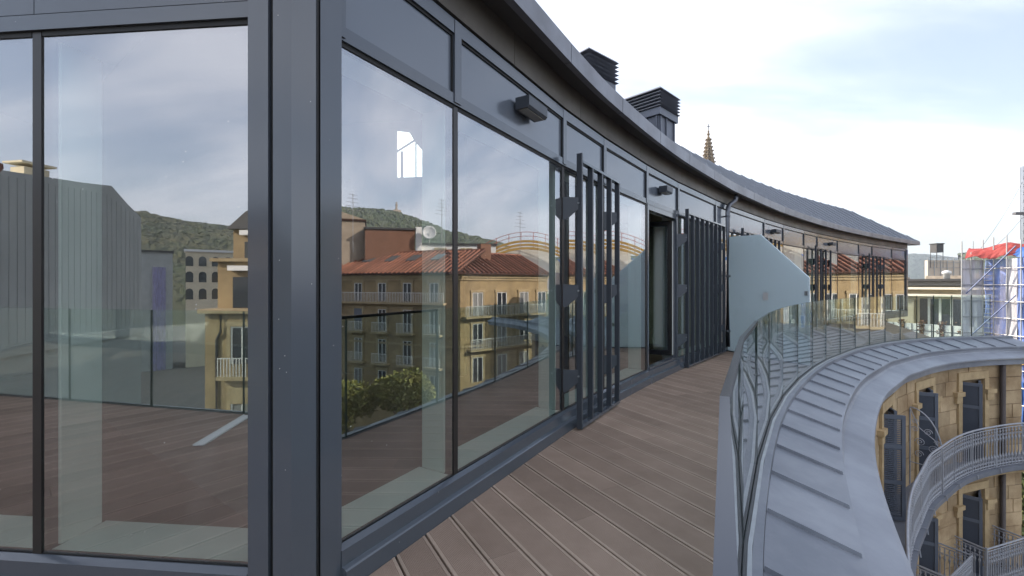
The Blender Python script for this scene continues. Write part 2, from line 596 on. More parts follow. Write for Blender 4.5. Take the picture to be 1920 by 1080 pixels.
# ------------------------------------------------------------------ plan of the building
WALL = np.array([(-0.789, 1.961), (-0.352, 2.701), (0.471, 4.064), (1.016, 4.870), (1.828, 5.972), (2.643, 6.991),
                 (3.944, 8.489), (4.478, 9.067), (6.262, 10.879), (7.412, 11.965), (8.818, 13.218), (9.806, 14.058),
                 (11.438, 15.375), (13.322, 16.806), (14.587, 17.720), (16.592, 19.108), (18.111, 20.123)])
LEFT = np.array([(-13.2, 2.95), (-10.0, 2.65), (-6.9, 2.36), (-5.2, 2.20), (-3.6, 2.05), (-2.066, 1.908), (-1.07, 1.815)])
CORNER = np.array([(-0.93, 1.80)])
OUTLINE = np.vstack([LEFT, CORNER, WALL])                 # whole glazed front, left to right
RAIL = np.array([(-9, -0.80), (-7.2, -0.72), (-5.7, -0.66), (-4.5, -0.62), (-3.29, -0.58), (-2.1, -0.57), (-1.2, -0.56),
                 (-0.255, -0.55), (0.205, 0.42), (0.53, 1.09), (1.2, 2.286), (1.876, 3.358), (2.57, 4.37), (3.27, 5.29),
                 (4.06, 6.22), (4.89, 7.12), (5.64, 7.86), (6.38, 8.5), (7.25, 9.24), (7.93, 9.70), (8.70, 10.20),
                 (9.39, 10.58), (10.07, 10.88), (10.70, 11.10), (11.36, 11.30), (12.0, 11.42), (12.6, 11.52)])
GROUND = -17.0


def ground():
    m = mat('asphalt', (0.055, 0.055, 0.058), 0.85, var=0.5, vscale=0.2, col2=(0.08, 0.078, 0.075), bump=0.1, bscale=30)
    mb = MB()
    mb.quad((-4000, -4000, GROUND), (4000, -4000, GROUND), (4000, 4000, GROUND), (-4000, 4000, GROUND))
    tag(mb.build('ground', m), kind='structure')
    pm = mat('paving', (0.30, 0.28, 0.25), 0.85, var=0.5, vscale=0.4)
    mb = MB()
    path = offset(RAIL, 4.5)
    prof = [(0, GROUND + 0.004), (0, GROUND + 0.14), (-4.2, GROUND + 0.14), (-4.2, GROUND + 0.004)]
    tag(sweep(path, prof).build('pavement', pm), kind='structure')


ground()

# ------------------------------------------------------------------ penthouse with the curved glass front
pent = empty('penthouse', None, 'curved dark metal and glass penthouse with overhanging zinc roof along the terrace', 'building')
CURB = [(-0.10, -0.12), (0.07, -0.12), (0.07, 0.082), (0.062, 0.088), (0.04, 0.094), (0.04, 0.165), (0.008, 0.178), (-0.10, 0.178)]
Z_TR0, Z_TR1, Z_SP1, Z_HD1, Z_F0, Z_F1 = 2.45, 2.515, 2.88, 2.965, 2.985, 3.24


def bay(A, B, door=False, solid=False):
    fr, L = frame(A, B)
    w = empty('window', pent)
    if not door:
        mb = MB(); mb.lbox(fr, 0.022, L - 0.022, -0.014, 0.0, 0.172, Z_TR0 - 0.016, 0, side_mi=[1, 1, 1, 0, 1, 1])
        mb.build('pane', [PANE, PANEI], w)
        mb = MB()
        mb.lbox(fr, 0.026, L - 0.026, -0.02, 0.006, Z_TR0 - 0.022, Z_TR0 + 0.002)
        mb.build('gasket', GASKET, w)
        mb = MB()
        mb.lbox(fr, 0.026, L - 0.026, -0.02, 0.004, 0.16, 0.184)
        mb.build('gasket', GASKET, w)
    if solid:
        mb = MB(); mb.lbox(fr, 0.002, L - 0.002, -0.05, 0.0165, Z_TR1 + 0.004, Z_SP1 - 0.002)
        mb.build('head_panel', FRAME, w)
        mb = MB()
        mb.lbox(fr, -0.021, 0.021, -0.06, 0.006, 0.17, Z_TR0 - 0.002)
        mb.build('mullion', MULL, w)
        mb = MB()
        mb.lbox(fr, -0.034, 0.034, -0.24, -0.062, 0.183, 2.439)
        mb.build('inner_casing', CASING, w)
        mb = MB(); mb.lbox(fr, 0.035, L - 0.035, -0.26, -0.018, 0.10, 0.182)
        mb.build('inner_casing', CASING, w)
        return w
    mb = MB(); mb.lbox(fr, 0.034, L - 0.034, -0.012, 0.0, Z_TR1 - 0.004, Z_SP1 + 0.004)
    mb.build('spandrel_panel', SPANDREL, w)
    mb = MB()
    mb.lbox(fr, 0.032, 0.044, -0.01, 0.010, Z_TR1, Z_SP1)
    mb.lbox(fr, L - 0.044, L - 0.032, -0.01, 0.010, Z_TR1, Z_SP1)
    mb.lbox(fr, 0.044, L - 0.044, -0.01, 0.010, Z_SP1 - 0.016, Z_SP1)
    mb.build('spandrel_gasket', GASKET, w)
    mb = MB()
    mb.lbox(fr, -0.021, 0.021, -0.06, 0.006, 0.17, Z_TR0 - 0.002)
    mb.build('mullion', MULL, w)
    mb = MB()
    mb.lbox(fr, -0.032, 0.032, -0.06, 0.026, Z_TR0 + 0.011, Z_HD1 - 0.002)
    mb.build('mullion', FRAME, w)
    mb = MB()
    mb.lbox(fr, -0.034, 0.034, -0.24, -0.062, 0.183, 2.50)
    if not door:
        mb.lbox(fr, 0.035, L - 0.035, -0.26, -0.018, 0.10, 0.182)
    mb.lbox(fr, 0.035, L - 0.035, -0.24, -0.062, 2.44, 2.56)
    mb.build('inner_casing', CASING, w)
    return w


for i in range(len(LEFT) - 1):
    bay(LEFT[i], LEFT[i + 1], solid=True)
DOORS = {4, 11}
for i in range(len(WALL) - 1):
    bay(WALL[i], WALL[i + 1], door=(i == 4))


def continuous():
    left = np.vstack([LEFT[:-1], [(-1.075, 1.8155)]])
    for path in (left, WALL):
        sweep(path, CURB).build('curb', FRAME, pent)
        sweep(path, [(-0.06, Z_TR0), (0.018, Z_TR0), (0.018, Z_TR1), (-0.06, Z_TR1)]).build('transom', FRAME, pent)
        sweep(path, [(-0.06, Z_SP1), (0.022, Z_SP1), (0.022, Z_HD1), (-0.06, Z_HD1)]).build('head_frame', FRAME, pent)
    sweep(OUTLINE, [(-0.06, Z_HD1 - 0.004), (-0.004, Z_HD1 - 0.004), (-0.004, Z_F0 + 0.004), (-0.06, Z_F0 + 0.004)]).build('shadow_gap', GASKET, pent)
    # corner post: two box sections with black grooves between them
    def col(pts, m, z0=-0.12, z1=Z_F0 - 0.022):
        mb = MB(); mb.vprism(pts, z0, z1)
        return mb.build('corner_post', m, pent)
    col([(-1.09, 1.95), (-1.068, 1.768), (-0.984, 1.764), (-0.975, 1.95)], FRAME)
    col([(-0.983, 1.94), (-0.981, 1.782), (-0.966, 1.782), (-0.965, 1.94)], GASKET)
    col([(-0.964, 1.96), (-0.965, 1.765), (-0.892, 1.768), (-0.823, 1.836), (-0.86, 1.98)], FRAME)
    col([(-0.86, 2.0), (-0.832, 1.855), (-0.822, 1.862), (-0.83, 2.0)], GASKET)
    col([(-0.83, 2.02), (-0.814, 1.858), (-0.758, 1.946), (-0.80, 2.02)], FRAME)
    # far end post and end wall
    fr, L = frame(WALL[-2], WALL[-1])
    mb = MB(); mb.lbox(fr, L - 0.03, L + 0.15, -0.35, 0.045, -0.1, Z_F0 - 0.022)
    mb.build('end_post', FRAME, pent)
    mb = MB(); mb.lbox(fr, L + 0.02, L + 0.12, -4.4, -0.36, -0.1, 3.3)
    mb.build('end_wall', FRAMED, pent)


continuous()
EXT = OUTLINE.copy()
d_end = WALL[-1] - WALL[-2]
d_end /= np.linalg.norm(d_end)
EXT = np.vstack([EXT, WALL[-1] + d_end * 1.05])
EAVE = np.vstack([LEFT, CORNER, catmull(np.vstack([WALL, WALL[-1] + d_end * 1.05]), 4)])


def eaves():
    p = Path(np.vstack([LEFT, CORNER, WALL, WALL[-1] + d_end * 0.16]))
    # brown fascia sheets under the soffit
    s = 0.05
    k = 0
    nodes = [0.0]
    while nodes[-1] < p.L:
        nodes.append(min(p.L, nodes[-1] + (1.72 if k % 3 else 1.25)))
        k += 1
    corner_s = p.near(CORNER[0])
    nodes = sorted(set([round(q, 4) for q in nodes if abs(q - corner_s) > 0.5] + [corner_s]))
    if nodes[-1] < p.L - 0.01:
        nodes.append(p.L)
    for a, b in zip(nodes[:-1], nodes[1:]):
        keep = [q for q in p.s if a + 0.05 < q < b - 0.05]
        pts = np.array([p.at(a + 0.003)] + [p.at(q) for q in keep] + [p.at(b - 0.003)])
        sweep(pts, [(-0.05, Z_F0), (0.028, Z_F0), (0.028, Z_F1), (-0.05, Z_F1)]).build('fascia_sheet', ZBROWN, pent)
    sweep(EAVE, [(-0.06, Z_F1 + 0.002), (0.215, 3.206), (0.215, 3.22), (-0.06, Z_F1 + 0.02)]).build('soffit', SOFFIT, pent)
    e = Path(EAVE)
    s0 = e.near(WALL[0]) - 0.1
    ed = [0, s0 - 3.4, s0 - 0.6, s0 + 0.9]
    while ed[-1] < e.L:
        ed.append(min(e.L, ed[-1] + 1.28))
    prof = [(0.19, 3.19), (0.25, 3.185), (0.252, 3.345), (0.235, 3.36), (0.19, 3.36)]
    for a, b in zip(ed[:-1], ed[1:]):
        keep = [q for q in e.s if a + 0.05 < q < b - 0.05]
        pts = np.array([e.at(a + 0.006)] + [e.at(q) for q in keep] + [e.at(b - 0.006)])
        sweep(pts, prof).build('eave_sheet', ZDARK, pent)
    # end return of the eave
    fr = e.fr(e.L - 0.05)
    mb = MB(); mb.lbox(fr, 0.02, 0.07, -2.0, 0.25, 3.187, 3.36)
    mb.build('eave_sheet', ZDARK, pent)
    # roof, hipped at its far end
    slope = math.tan(R(39.5))
    pts = np.array([e.at(q) for q in np.linspace(0, e.L, 70)])
    nn = normals(pts)
    ss = np.linspace(0, e.L, 70)
    def wdt(q):
        return max(0.04, min(1.75, (e.L - q) * 0.55))
    mb = MB()
    for i in range(70):
        w = wdt(ss[i])
        for (o, z) in ((0.235, 3.362), (0.235 - w, 3.362 + w * slope), (0.235 - w, 3.30 + w * slope), (0.225, 3.25)):
            mb.v.append((pts[i, 0] + nn[i, 0] * o, pts[i, 1] + nn[i, 1] * o, z))
    for i in range(69):
        for j in range(4):
            j2 = (j + 1) % 4
            mb.f.append((i * 4 + j, i * 4 + j2, i * 4 + 4 + j2, i * 4 + 4 + j)); mb.mi.append(0)
    roof = mb.build('roof', ROOFZ, pent)
    q = e.near(WALL[5])
    while q < e.L - 0.25:
        fr = e.fr(q)
        w = wdt(q)
        mb = MB()
        A, t, n = fr
        def P(u, o, dz):
            return (A[0] + t[0] * u + n[0] * o, A[1] + t[1] * u + n[1] * o, 3.362 + (0.235 - o) * slope + dz)
        mb.hexa([P(-0.014, 0.22, 0), P(0.014, 0.22, 0), P(0.014, 0.25 - w, 0), P(-0.014, 0.25 - w, 0),
                 P(-0.010, 0.20, 0.04), P(0.010, 0.20, 0.04), P(0.010, 0.25 - w, 0.04), P(-0.010, 0.25 - w, 0.04)])
        mb.build('standing_seam', SEAMZ, roof)
        q += 0.8
    # flat roof behind the ridge
    sweep(np.array([e.at(q) for q in np.linspace(0, e.L - 3.3, 40)]), [(-4.6, 4.66), (-1.46, 4.66), (-1.46, 4.735), (-4.6, 4.735)]).build('flat_roof', ROOFZ, pent)
    return slope


eaves()


def interior():
    back = offset(OUTLINE, -4.3)
    back = np.array([b for b in back])
    for i in range(len(back) - 1):
        fr, L = frame(back[i], back[i + 1])
        mb = MB()
        if i == len(LEFT) - 1:
            # high window in the back wall with an added glowing panel in place of bright sky
            def U(x):
                return (x - fr[0][0]) / fr[1][0]
            ua, ub = U(-1.60), U(-1.08)
            a, b = min(ua, ub), max(ua, ub)
            mb.lbox(fr, 0, L, -0.1, 0, -0.1, 2.84)
            mb.lbox(fr, 0, a, -0.1, 0, 2.84, 4.68)
            mb.lbox(fr, b, L, -0.1, 0, 2.84, 4.68)
            mb.prism(fr, [(ua, 3.50), (ua, 4.68), (ub, 4.68), (ub, 2.96), (U(-1.16), 3.12), (U(-1.34), 3.33), (U(-1.42), 3.47)], -0.1, 0)
            mb.lbox(fr, *sorted((U(-1.55), U(-1.515))), -0.08, -0.022, 2.84, 3.21)
            mb.lbox(fr, *sorted((U(-1.34), U(-1.325))), -0.08, -0.02, 2.84, 3.42)
            mb.prism(fr, [(ua, 3.20), (ua, 3.225), (U(-1.30), 3.40), (U(-1.30), 3.375)], -0.08, -0.021)
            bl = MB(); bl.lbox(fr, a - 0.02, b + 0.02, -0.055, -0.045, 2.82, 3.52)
            bm = mat('sky_glow', (0.9, 0.9, 0.88), 0.6)
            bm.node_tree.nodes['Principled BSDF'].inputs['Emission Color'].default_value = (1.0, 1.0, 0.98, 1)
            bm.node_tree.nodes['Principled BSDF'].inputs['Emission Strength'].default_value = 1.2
            bl.build('sky_glow_panel', bm, pent)
        else:
            mb.lbox(fr, 0, L, -0.1, 0, -0.1, 4.68)
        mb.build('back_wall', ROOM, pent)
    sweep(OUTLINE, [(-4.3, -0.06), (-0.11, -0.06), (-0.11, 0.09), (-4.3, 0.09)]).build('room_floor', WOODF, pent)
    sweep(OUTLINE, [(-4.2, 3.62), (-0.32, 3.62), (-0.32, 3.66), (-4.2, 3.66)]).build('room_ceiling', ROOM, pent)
    # cross walls between the rooms
    for k in (0, 6, 7, 11, 16):
        nn = normals(OUTLINE)[len(LEFT) + 1 + k]
        A = WALL[k] - nn * 0.3 + 0
        fr, L = frame(A, WALL[k] - nn * 4.25)
        mb = MB(); mb.lbox(fr, 0, L, -0.06, 0.06, 0.09, 3.25)
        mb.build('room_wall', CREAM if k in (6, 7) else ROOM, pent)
    mb = MB(); mb.box(-6.95, -6.8, 2.5, 7.4, -0.1, 4.66)
    mb.build('room_wall', ROOM, pent)
    # low wall cupboards seen through the open door
    fr, L = frame(WALL[5], WALL[6])
    for (z0, z1) in ((0.1, 0.75), (0.95, 1.35), (1.5, 1.95)):
        mb = MB(); mb.lbox(fr, 0.5, 1.9, -1.9, -1.5, z0, z1)
        mb.build('cupboard', CREAM, pent)


interior()


def door():
    fr, L = frame(WALL[4], WALL[5])
    d = empty('door', pent)
    mb = MB()
    mb.lbox(fr, 0.027, 0.075, -0.06, 0.014, 0.178, Z_TR0)
    mb.lbox(fr, L - 0.075, L - 0.027, -0.06, 0.014, 0.178, Z_TR0)
    mb.lbox(fr, 0.076, L - 0.076, -0.06, 0.013, Z_TR0 - 0.07, Z_TR0 - 0.002)
    mb.lbox(fr, 0.076, L - 0.076, -0.06, 0.03, 0.179, 0.205)
    mb.build('door_frame', FRAME, d)
    # leaf swung inwards about the right hand jamb
    A, t, n = fr
    hinge = A + t * (L - 0.09) + n * -0.05
    ang = R(78)
    dirn = -t * math.cos(ang) - n * math.sin(ang)
    lf, LL = frame(hinge, hinge + dirn * (L - 0.19))
    mb = MB()
    for (u0, u1, z0, z1) in ((0, 0.07, 0.22, 2.36), (LL - 0.07, LL, 0.22, 2.36), (0.071, LL - 0.071, 0.22, 0.30), (0.071, LL - 0.071, 2.28, 2.36)):
        mb.lbox(lf, u0, u1, -0.03, 0.03, z0, z1)
    mb.build('door_leaf', BLACKM, d)
    mb = MB(); mb.lbox(lf, 0.07, LL - 0.07, -0.008, 0.008, 0.30, 2.28)
    mb.build('door_pane', PANE, d)
    mb = MB(); mb.lbox(lf, -0.012, -0.001, -0.03, 0.03, 0.23, 2.35)
    mb.lbox(lf, 0.0, 0.05, 0.031, 0.037, 0.23, 2.35)
    mb.build('leaf_edge', WHITE, d)
    mb = MB(); mb.lbox(lf, LL - 0.05, LL - 0.02, 0.031, 0.06, 1.05, 1.20); mb.lbox(lf, LL - 0.15, LL - 0.02, 0.06, 0.075, 1.12, 1.14)
    mb.build('door_handle', ALU, d)


door()


def chimney(C, ex, ey, lx, ly, ztop):
    """C near corner, ex/ey unit axes along the two faces"""
    ch = empty('chimney', pent)
    C = np.array(C); ex = np.array(ex); ey = np.array(ey)
    ex = ex / np.linalg.norm(ex); ey = ey / np.linalg.norm(ey)
    def rect(g):
        return [tuple(C - ex * g - ey * g), tuple(C + ex * (lx + g) - ey * g), tuple(C + ex * (lx + g) + ey * (ly + g)), tuple(C - ex * g + ey * (ly + g))]
    z = ztop
    mb = MB(); mb.vprism(rect(-0.06), 3.3, z - 0.50)
    mb.build('shaft', CHIMZ, ch)
    for u in (0.10, 0.34, lx - 0.12):
        mb = MB()
        fr = (C + ex * u, ex, -ey)
        mb.lbox(fr, -0.012, 0.012, -0.07, -0.03, 3.3, z - 0.51)
        mb.build('shaft_seam', CHIMZ, ch)
    for u in (0.10, 0.42, 0.74):
        mb = MB()
        fr = (C + ey * u, ey, -ex)
        mb.lbox(fr, -0.012, 0.012, -0.07, -0.03, 3.3, z - 0.51)
        mb.build('shaft_seam', CHIMZ, ch)
    mb = MB(); mb.vprism(rect(-0.01), z - 0.50, z - 0.36)
    mb.build('band', CHIMZ, ch)
    mb = MB(); mb.vprism(rect(-0.09), z - 0.362, z - 0.02)
    mb.build('core', GASKET, ch)
    for k in range(5):
        zz = z - 0.345 + k * 0.066
        mb = MB()
        a, b = rect(0.03), rect(-0.035)
        pts = [(*p, zz) for p in a] + [(*p, zz + 0.045) for p in b]
        mb.hexa(pts)
        mb.build('louver_blade', BLADEZ, ch)
    mb = MB(); mb.hexa([(*p, z - 0.018) for p in rect(0.03)] + [(*p, z + 0.02) for p in rect(0.0)])
    mb.build('cap', ZDARK, ch)


chimney((1.194, 6.8), (0.77, 0.639), (-0.639, 0.77), 0.70, 0.9, 5.02)
chimney((2.88, 8.5), (0.719, 0.695), (-0.695, 0.719), 0.80, 1.3, 5.18)


def downpipe():
    d = empty('downpipe', pent)
    fr, L = frame(WALL[6], WALL[7])
    A, t, n = fr
    def P(u, o, z):
        return (A[0] + t[0] * u + n[0] * o, A[1] + t[1] * u + n[1] * o, z)
    top = P(0.80, 0.15, 3.20)
    pts = [top, P(0.80, 0.15, 3.13), P(0.78, 0.14, 3.07), P(0.68, 0.115, 3.01), P(0.56, 0.09, 2.95), P(0.50, 0.085, 2.88), P(0.48, 0.085, 2.78), P(0.48, 0.085, 0.1)]
    mb = MB(); mb.tube(pts, 0.045, 10)
    mb.build('pipe', PIPEZ, d, smooth=True)
    for z in (2.70, 1.5, 0.4):
        mb = MB(); mb.tube([P(0.48, 0.085, z), P(0.48, 0.085, z + 0.03)], 0.052, 10)
        mb.lbox(fr, 0.47, 0.49, 0.0, 0.05, z, z + 0.03)
        mb.build('clamp', PIPEZ, d)


downpipe()

# ------------------------------------------------------------------ deck of composite planks
def line_hits(poly, P, d):
    """parameters where the line P+s*d meets a closed polygon"""
    out = []
    m = len(poly)
    for i in range(m):
        a, b = poly[i], poly[(i + 1) % m]
        e = b - a
        den = d[0] * e[1] - d[1] * e[0]
        if abs(den) < 1e-12:
            continue
        w = a - P
        s = (w[0] * e[1] - w[1] * e[0]) / den
        k = (w[0] * d[1] - w[1] * d[0]) / den
        if 0 <= k < 1:
            out.append(s)
    return sorted(out)


def deck():
    root = empty('terrace_deck', None, kind='structure')
    wallp = offset(OUTLINE, 0.073)
    railp = offset(RAIL, -0.028)
    poly = np.vstack([wallp[:-2], railp[:-3][::-1]])
    dv = np.array([0.5, -0.8660254])
    mv = np.array([0.8660254, 0.5])
    base = np.array([-0.499, 2.415]) @ mv
    pitch, gap = 0.190, 0.0105
    # substructure below the boards
    sub = MB()
    k = len(sub.v)
    tri = poly
    sub.poly([(p[0], p[1], -0.045) for p in tri])
    sub.build('substructure', GASKET, root)
    us = (poly @ mv)
    k0 = int(math.floor((us.min() - base) / pitch)); k1 = int(math.ceil((us.max() - base) / pitch))
    prof = [(gap / 2, -0.022, 1), (gap / 2, -0.002, 1), (gap / 2 + 0.002, 0.0, 1), (0.0215, 0.0, 1), (0.0225, -0.003, 0), (0.0245, -0.0012, 0)]
    prof = prof + [(pitch - u, z, mi) for (u, z, mi) in prof[::-1]]
    rs = random.Random(3)
    for k in range(k0, k1 + 1):
        u0 = base + k * pitch
        H = [line_hits(poly, mv * (u0 + u), dv) for (u, z, mi) in prof]
        cnt = min(len(h) for h in H)
        if cnt < 2 or any(len(h) != len(H[0]) for h in H):
            continue
        for j in range(0, cnt - 1, 2):
            a = [h[j] for h in H]; b = [h[j + 1] for h in H]
            if min(bb - aa for aa, bb in zip(a, b)) < 0.05:
                continue
            ln = b[0] - a[0]
            cuts = []
            if ln > 1.2 and rs.random() < 0.36:
                cuts = [a[0] + ln * rs.uniform(0.25, 0.75)]
            segs = []
            st = a
            for c in cuts:
                segs.append((st, [c - 0.0012] * len(a)))
                st = [c + 0.0012] * len(a)
            segs.append((st, b))
            dz = rs.uniform(-0.0008, 0.0008)
            for (sa, sb) in segs:
                mb = MB()
                for ((u, z, mi), s) in zip(prof, sa):
                    p = mv * (u0 + u) + dv * s
                    mb.v.append((p[0], p[1], z + dz))
                for ((u, z, mi), s) in zip(prof, sb):
                    p = mv * (u0 + u) + dv * s
                    mb.v.append((p[0], p[1], z + dz))
                m = len(prof)
                for q in range(m - 1):
                    mb.f.append((q, q + 1, m + q + 1, m + q))
                    mb.mi.append(0 if (prof[q][2] == 0 and prof[q + 1][2] == 0) else 1)
                mb.f.append(tuple(range(m))[::-1]); mb.mi.append(1)
                mb.f.append(tuple(range(m, 2 * m))); mb.mi.append(1)
                mb.build('plank', [DECKR, DECKE], root)


deck()

# ------------------------------------------------------------------ glass railing
def railing():
    g = empty('glass_railing', None, 'frameless curved glass railing with joined panes on the terrace edge', 'railing')
    zt = EYE - 0.283
    for i in range(len(RAIL) - 1):
        fr, L = frame(RAIL[i], RAIL[i + 1])
        mb = MB()
        e = 1
        mb.lbox(fr, 0.006, L - 0.006, -0.008, 0.008, -0.05, zt, 0, side_mi=[1, 1, 1, 0, 1, 0])
        mb.build('pane', [RAILG, EDGEG], g)
    ch = sweep(RAIL, [(-0.028, -0.10), (0.028, -0.10), (0.028, 0.004), (0.012, 0.004), (0.012, -0.03), (-0.012, -0.03), (-0.012, 0.004), (-0.028, 0.004)])
    ch.build('base_channel', CHAN, g)
    sweep(RAIL, [(0.029, -0.09), (0.05, -0.09), (0.05, 0.0), (0.029, 0.0)]).build('channel_trim', ALU, g)
    cap = [(-0.011, zt - 0.022), (0.011, zt - 0.022), (0.011, zt + 0.004), (-0.011, zt + 0.004)]  # added strips; grey and black stand in for reflections on the glass edge
    sweep(RAIL[6:10], cap).build('edge_reflection_strip', mat('edge_reflection_grey', (0.105, 0.112, 0.13), 0.3, 0.6), g)
    sweep(RAIL[9:12], cap).build('edge_reflection_strip', BLACKM, g)


railing()

# ------------------------------------------------------------------ zinc covered parapet
def parapet():
    g = empty('zinc_parapet', None, 'grey blue zinc parapet with raised cross seams curving beyond the glass railing', 'parapet')
    xt = np.vstack([RAIL, [(13.15, 11.58)]])
    p = Path(np.vstack([xt[:7], catmull(xt[7:], 4)]))
    sweep(p.p, [(0.052, -0.20), (0.098, -0.20), (0.098, -0.012), (0.052, -0.008)]).build('flashing', ZPAR, g)
    za, zb = -0.066, -0.205
    oa, ob = 0.10, 0.585
    s0 = p.near((1.495, 2.79))
    step = 0.66
    ph = s0 % step
    nodes = [0.0] + [ph + k * step for k in range(int((p.L - ph) / step) + 1)] + [p.L]
    for a, b in zip(nodes[:-1], nodes[1:]):
        if b - a < 0.05:
            continue
        keep = [q for q in p.s if a + 0.04 < q < b - 0.04]
        pts = np.array([p.at(a)] + [p.at(q) for q in keep] + [p.at(b)])
        sweep(pts, [(oa, za - 0.1), (oa, za), (ob - 0.02, zb + 0.006), (ob, zb), (ob, zb - 0.03), (ob - 0.03, zb - 0.1)]).build('zinc_sheet', ZPAR, g)
    for s in nodes[1:-1]:
        A, t, n = p.fr(s)
        def P(u, o, z):
            return (A[0] + t[0] * u + n[0] * o, A[1] + t[1] * u + n[1] * o, z)
        mb = MB()
        mb.hexa([P(-0.013, oa + 0.002, za - 0.01), P(0.013, oa + 0.002, za - 0.01), P(0.013, ob - 0.015, zb - 0.01), P(-0.013, ob - 0.015, zb - 0.01),
                 P(-0.008, oa + 0.006, za + 0.026), P(0.008, oa + 0.006, za + 0.026), P(0.008, ob - 0.02, zb + 0.03), P(-0.008, ob - 0.02, zb + 0.03)])
        mb.build('seam', ZPAR, g)
    far = Path(np.vstack([xt, [(14.6, 11.62), (16.5, 11.4)]]))
    full = np.vstack([far.p[:7], catmull(far.p[7:], 4)])
    sweep(full, [(0.50, -0.60), (0.50, -0.24), (0.572, -0.235), (0.575, -0.31), (0.60, -0.335), (0.83, -0.41), (0.86, -0.425), (0.865, -0.455), (0.80, -0.46), (0.80, -0.60)]).build('cornice_sheet', ZSHELF, g, smooth=False)
    return full


FULL = parapet()

# ------------------------------------------------------------------ things on the terrace
def privacy_screen():
    g = empty('privacy_screen', None, 'pale blue frosted privacy panel with a sloping top between two terraces', 'screen')
    fr, L = frame((4.36, 8.86), (4.90, 7.20))
    mb = MB()
    mb.prism(fr, [(0.0, 0.015), (L, 0.015), (L, 1.46), (0.46 * L, 2.27), (0.0, 2.31)], -0.012, 0.012)
    mb.build('panel', PART, g)
    mb = MB(); mb.lbox(fr, 0, L, -0.02, 0.02, 0.0, 0.02)
    mb.build('base_strip', FRAMED, g)
    for (u, z) in ((0.03, 0.35), (0.03, 1.25), (0.03, 2.05), (L - 0.05, 0.5), (L - 0.05, 1.2)):
        mb = MB(); mb.lbox(fr, u - 0.025, u + 0.025, -0.022, 0.022, z - 0.035, z + 0.035)
        mb.build('clamp', ALU, g)
    mb = MB(); mb.lbox(fr, 0.86, 0.97, -0.0145, -0.0125, 1.06, 1.20)
    mb.lbox(fr, 0.86, 0.97, 0.0125, 0.0145, 1.06, 1.20)
    mb.build('sticker', LABELM, g)


privacy_screen()


def louver_screen(A, B, n, label, wallpts, zs=(0.50, 1.29, 2.10)):
    g = empty('louver_screen', None, label, 'sun screen', 'vertical slat screens along the glass front')
    fr, L = frame(A, B)
    w = 0.027
    for k in range(n):
        u = 0.017 + (L - 0.034) * k / (n - 1)
        mb = MB()
        mb.lbox(fr, u - w / 2, u + w / 2, -0.052, 0.0, 0.05 if k else 0.015, 2.475 if k else 2.56)
        mb.build('slat', FRAMED, g)
    mb = MB(); mb.lbox(fr, w + 0.006, L - 0.002, -0.052, 0.001, 2.476, 2.50)
    mb.build('top_rail', FRAME, g)
    mb = MB(); mb.lbox(fr, w + 0.006, L - 0.002, -0.052, 0.002, 0.02, 0.049)
    mb.build('bottom_rail', FRAME, g)
    fa, t, nn = fr
    # gusset plates back to the glazing bars
    for u in (0.017, L - 0.017):
        P0 = np.array(fa) + t * u - nn * 0.02
        Q0 = np.array(wallpts[0]) if u < L / 2 else np.array(wallpts[1])
        gf, GL = frame(P0, Q0)
        for z in zs:
            mb = MB()
            mb.prism(gf, [(0.0, z - 0.04), (0.0, z + 0.055), (GL, z + 0.06), (GL, z - 0.15), (GL * 0.8, z - 0.15)], -0.006, 0.006)
            mb.build('bracket', FRAMED, g)
            mb = MB()
            c = np.array(fa) + t * (u - 0.018 if u < L / 2 else u + 0.018) - nn * 0.03
            s = -1 if u < L / 2 else 1
            mb.tube([(c[0], c[1], z), (c[0] + t[0] * s * 0.008, c[1] + t[1] * s * 0.008, z)], 0.009, 8)
            mb.build('bolt', ALU, g)
    return g


def off(pt, n, o):
    return np.array(pt) + np.array(n) * o


def wl(i, f, o=0.012):
    """point on the glazing line, fraction f of bay i"""
    fr, L = frame(WALL[i], WALL[i + 1])
    return fr[0] + fr[1] * L * f + fr[2] * o


louver_screen((0.640, 4.02), (1.212, 4.91), 5, 'nearest vertical slat screen with five bars on the curved glass front', (WALL[2], WALL[3]))
louver_screen((2.82, 6.99), (4.20, 8.60), 9, 'wide vertical slat screen beside the open glass door', (WALL[5], WALL[6]))
louver_screen((4.965, 9.377), (6.98, 11.371), 9, 'vertical slat screen hidden behind the pale blue privacy panel', (wl(7, .3), wl(8, .55)))
louver_screen((9.453, 13.578), (10.648, 14.567), 4, 'vertical slat screen just right of the privacy panel', (wl(10, .65), wl(11, .5)))
louver_screen((14.053, 17.166), (15.513, 18.199), 5, 'farthest vertical slat screen near the end of the penthouse', (wl(13, .55), wl(14, .4)))


def wall_lamp(i, f, label, w=0.20, z=2.70):
    g = empty('wall_lamp', None, label, 'wall lamp', 'box lamps on the panels above the windows')
    fr, L = frame(WALL[i], WALL[i + 1])
    u = L * f
    mb = MB(); mb.lbox(fr, u - 0.05, u + 0.05, 0.0, 0.022, z - 0.03, z + 0.045)
    mb.build('wall_plate', BLACKM, g)
    mb = MB()
    mb.prism((fr[0] + fr[1] * (u - w / 2), fr[2], -fr[1]), [(0.022, z + 0.05), (0.14, z + 0.05), (0.14, z - 0.022), (0.125, z - 0.04), (0.022, z - 0.04)], -w, 0.0)
    mb.build('housing', FRAMED, g)
    mb = MB()
    mb.prism((fr[0] + fr[1] * (u - w / 2 + 0.015), fr[2], -fr[1]), [(0.045, z - 0.0405), (0.115, z - 0.0405), (0.115, z - 0.046), (0.045, z - 0.046)], -(w - 0.03), 0.0)
    mb.build('lens', mat('lamp_lens', (0.35, 0.33, 0.29), 0.3), g)


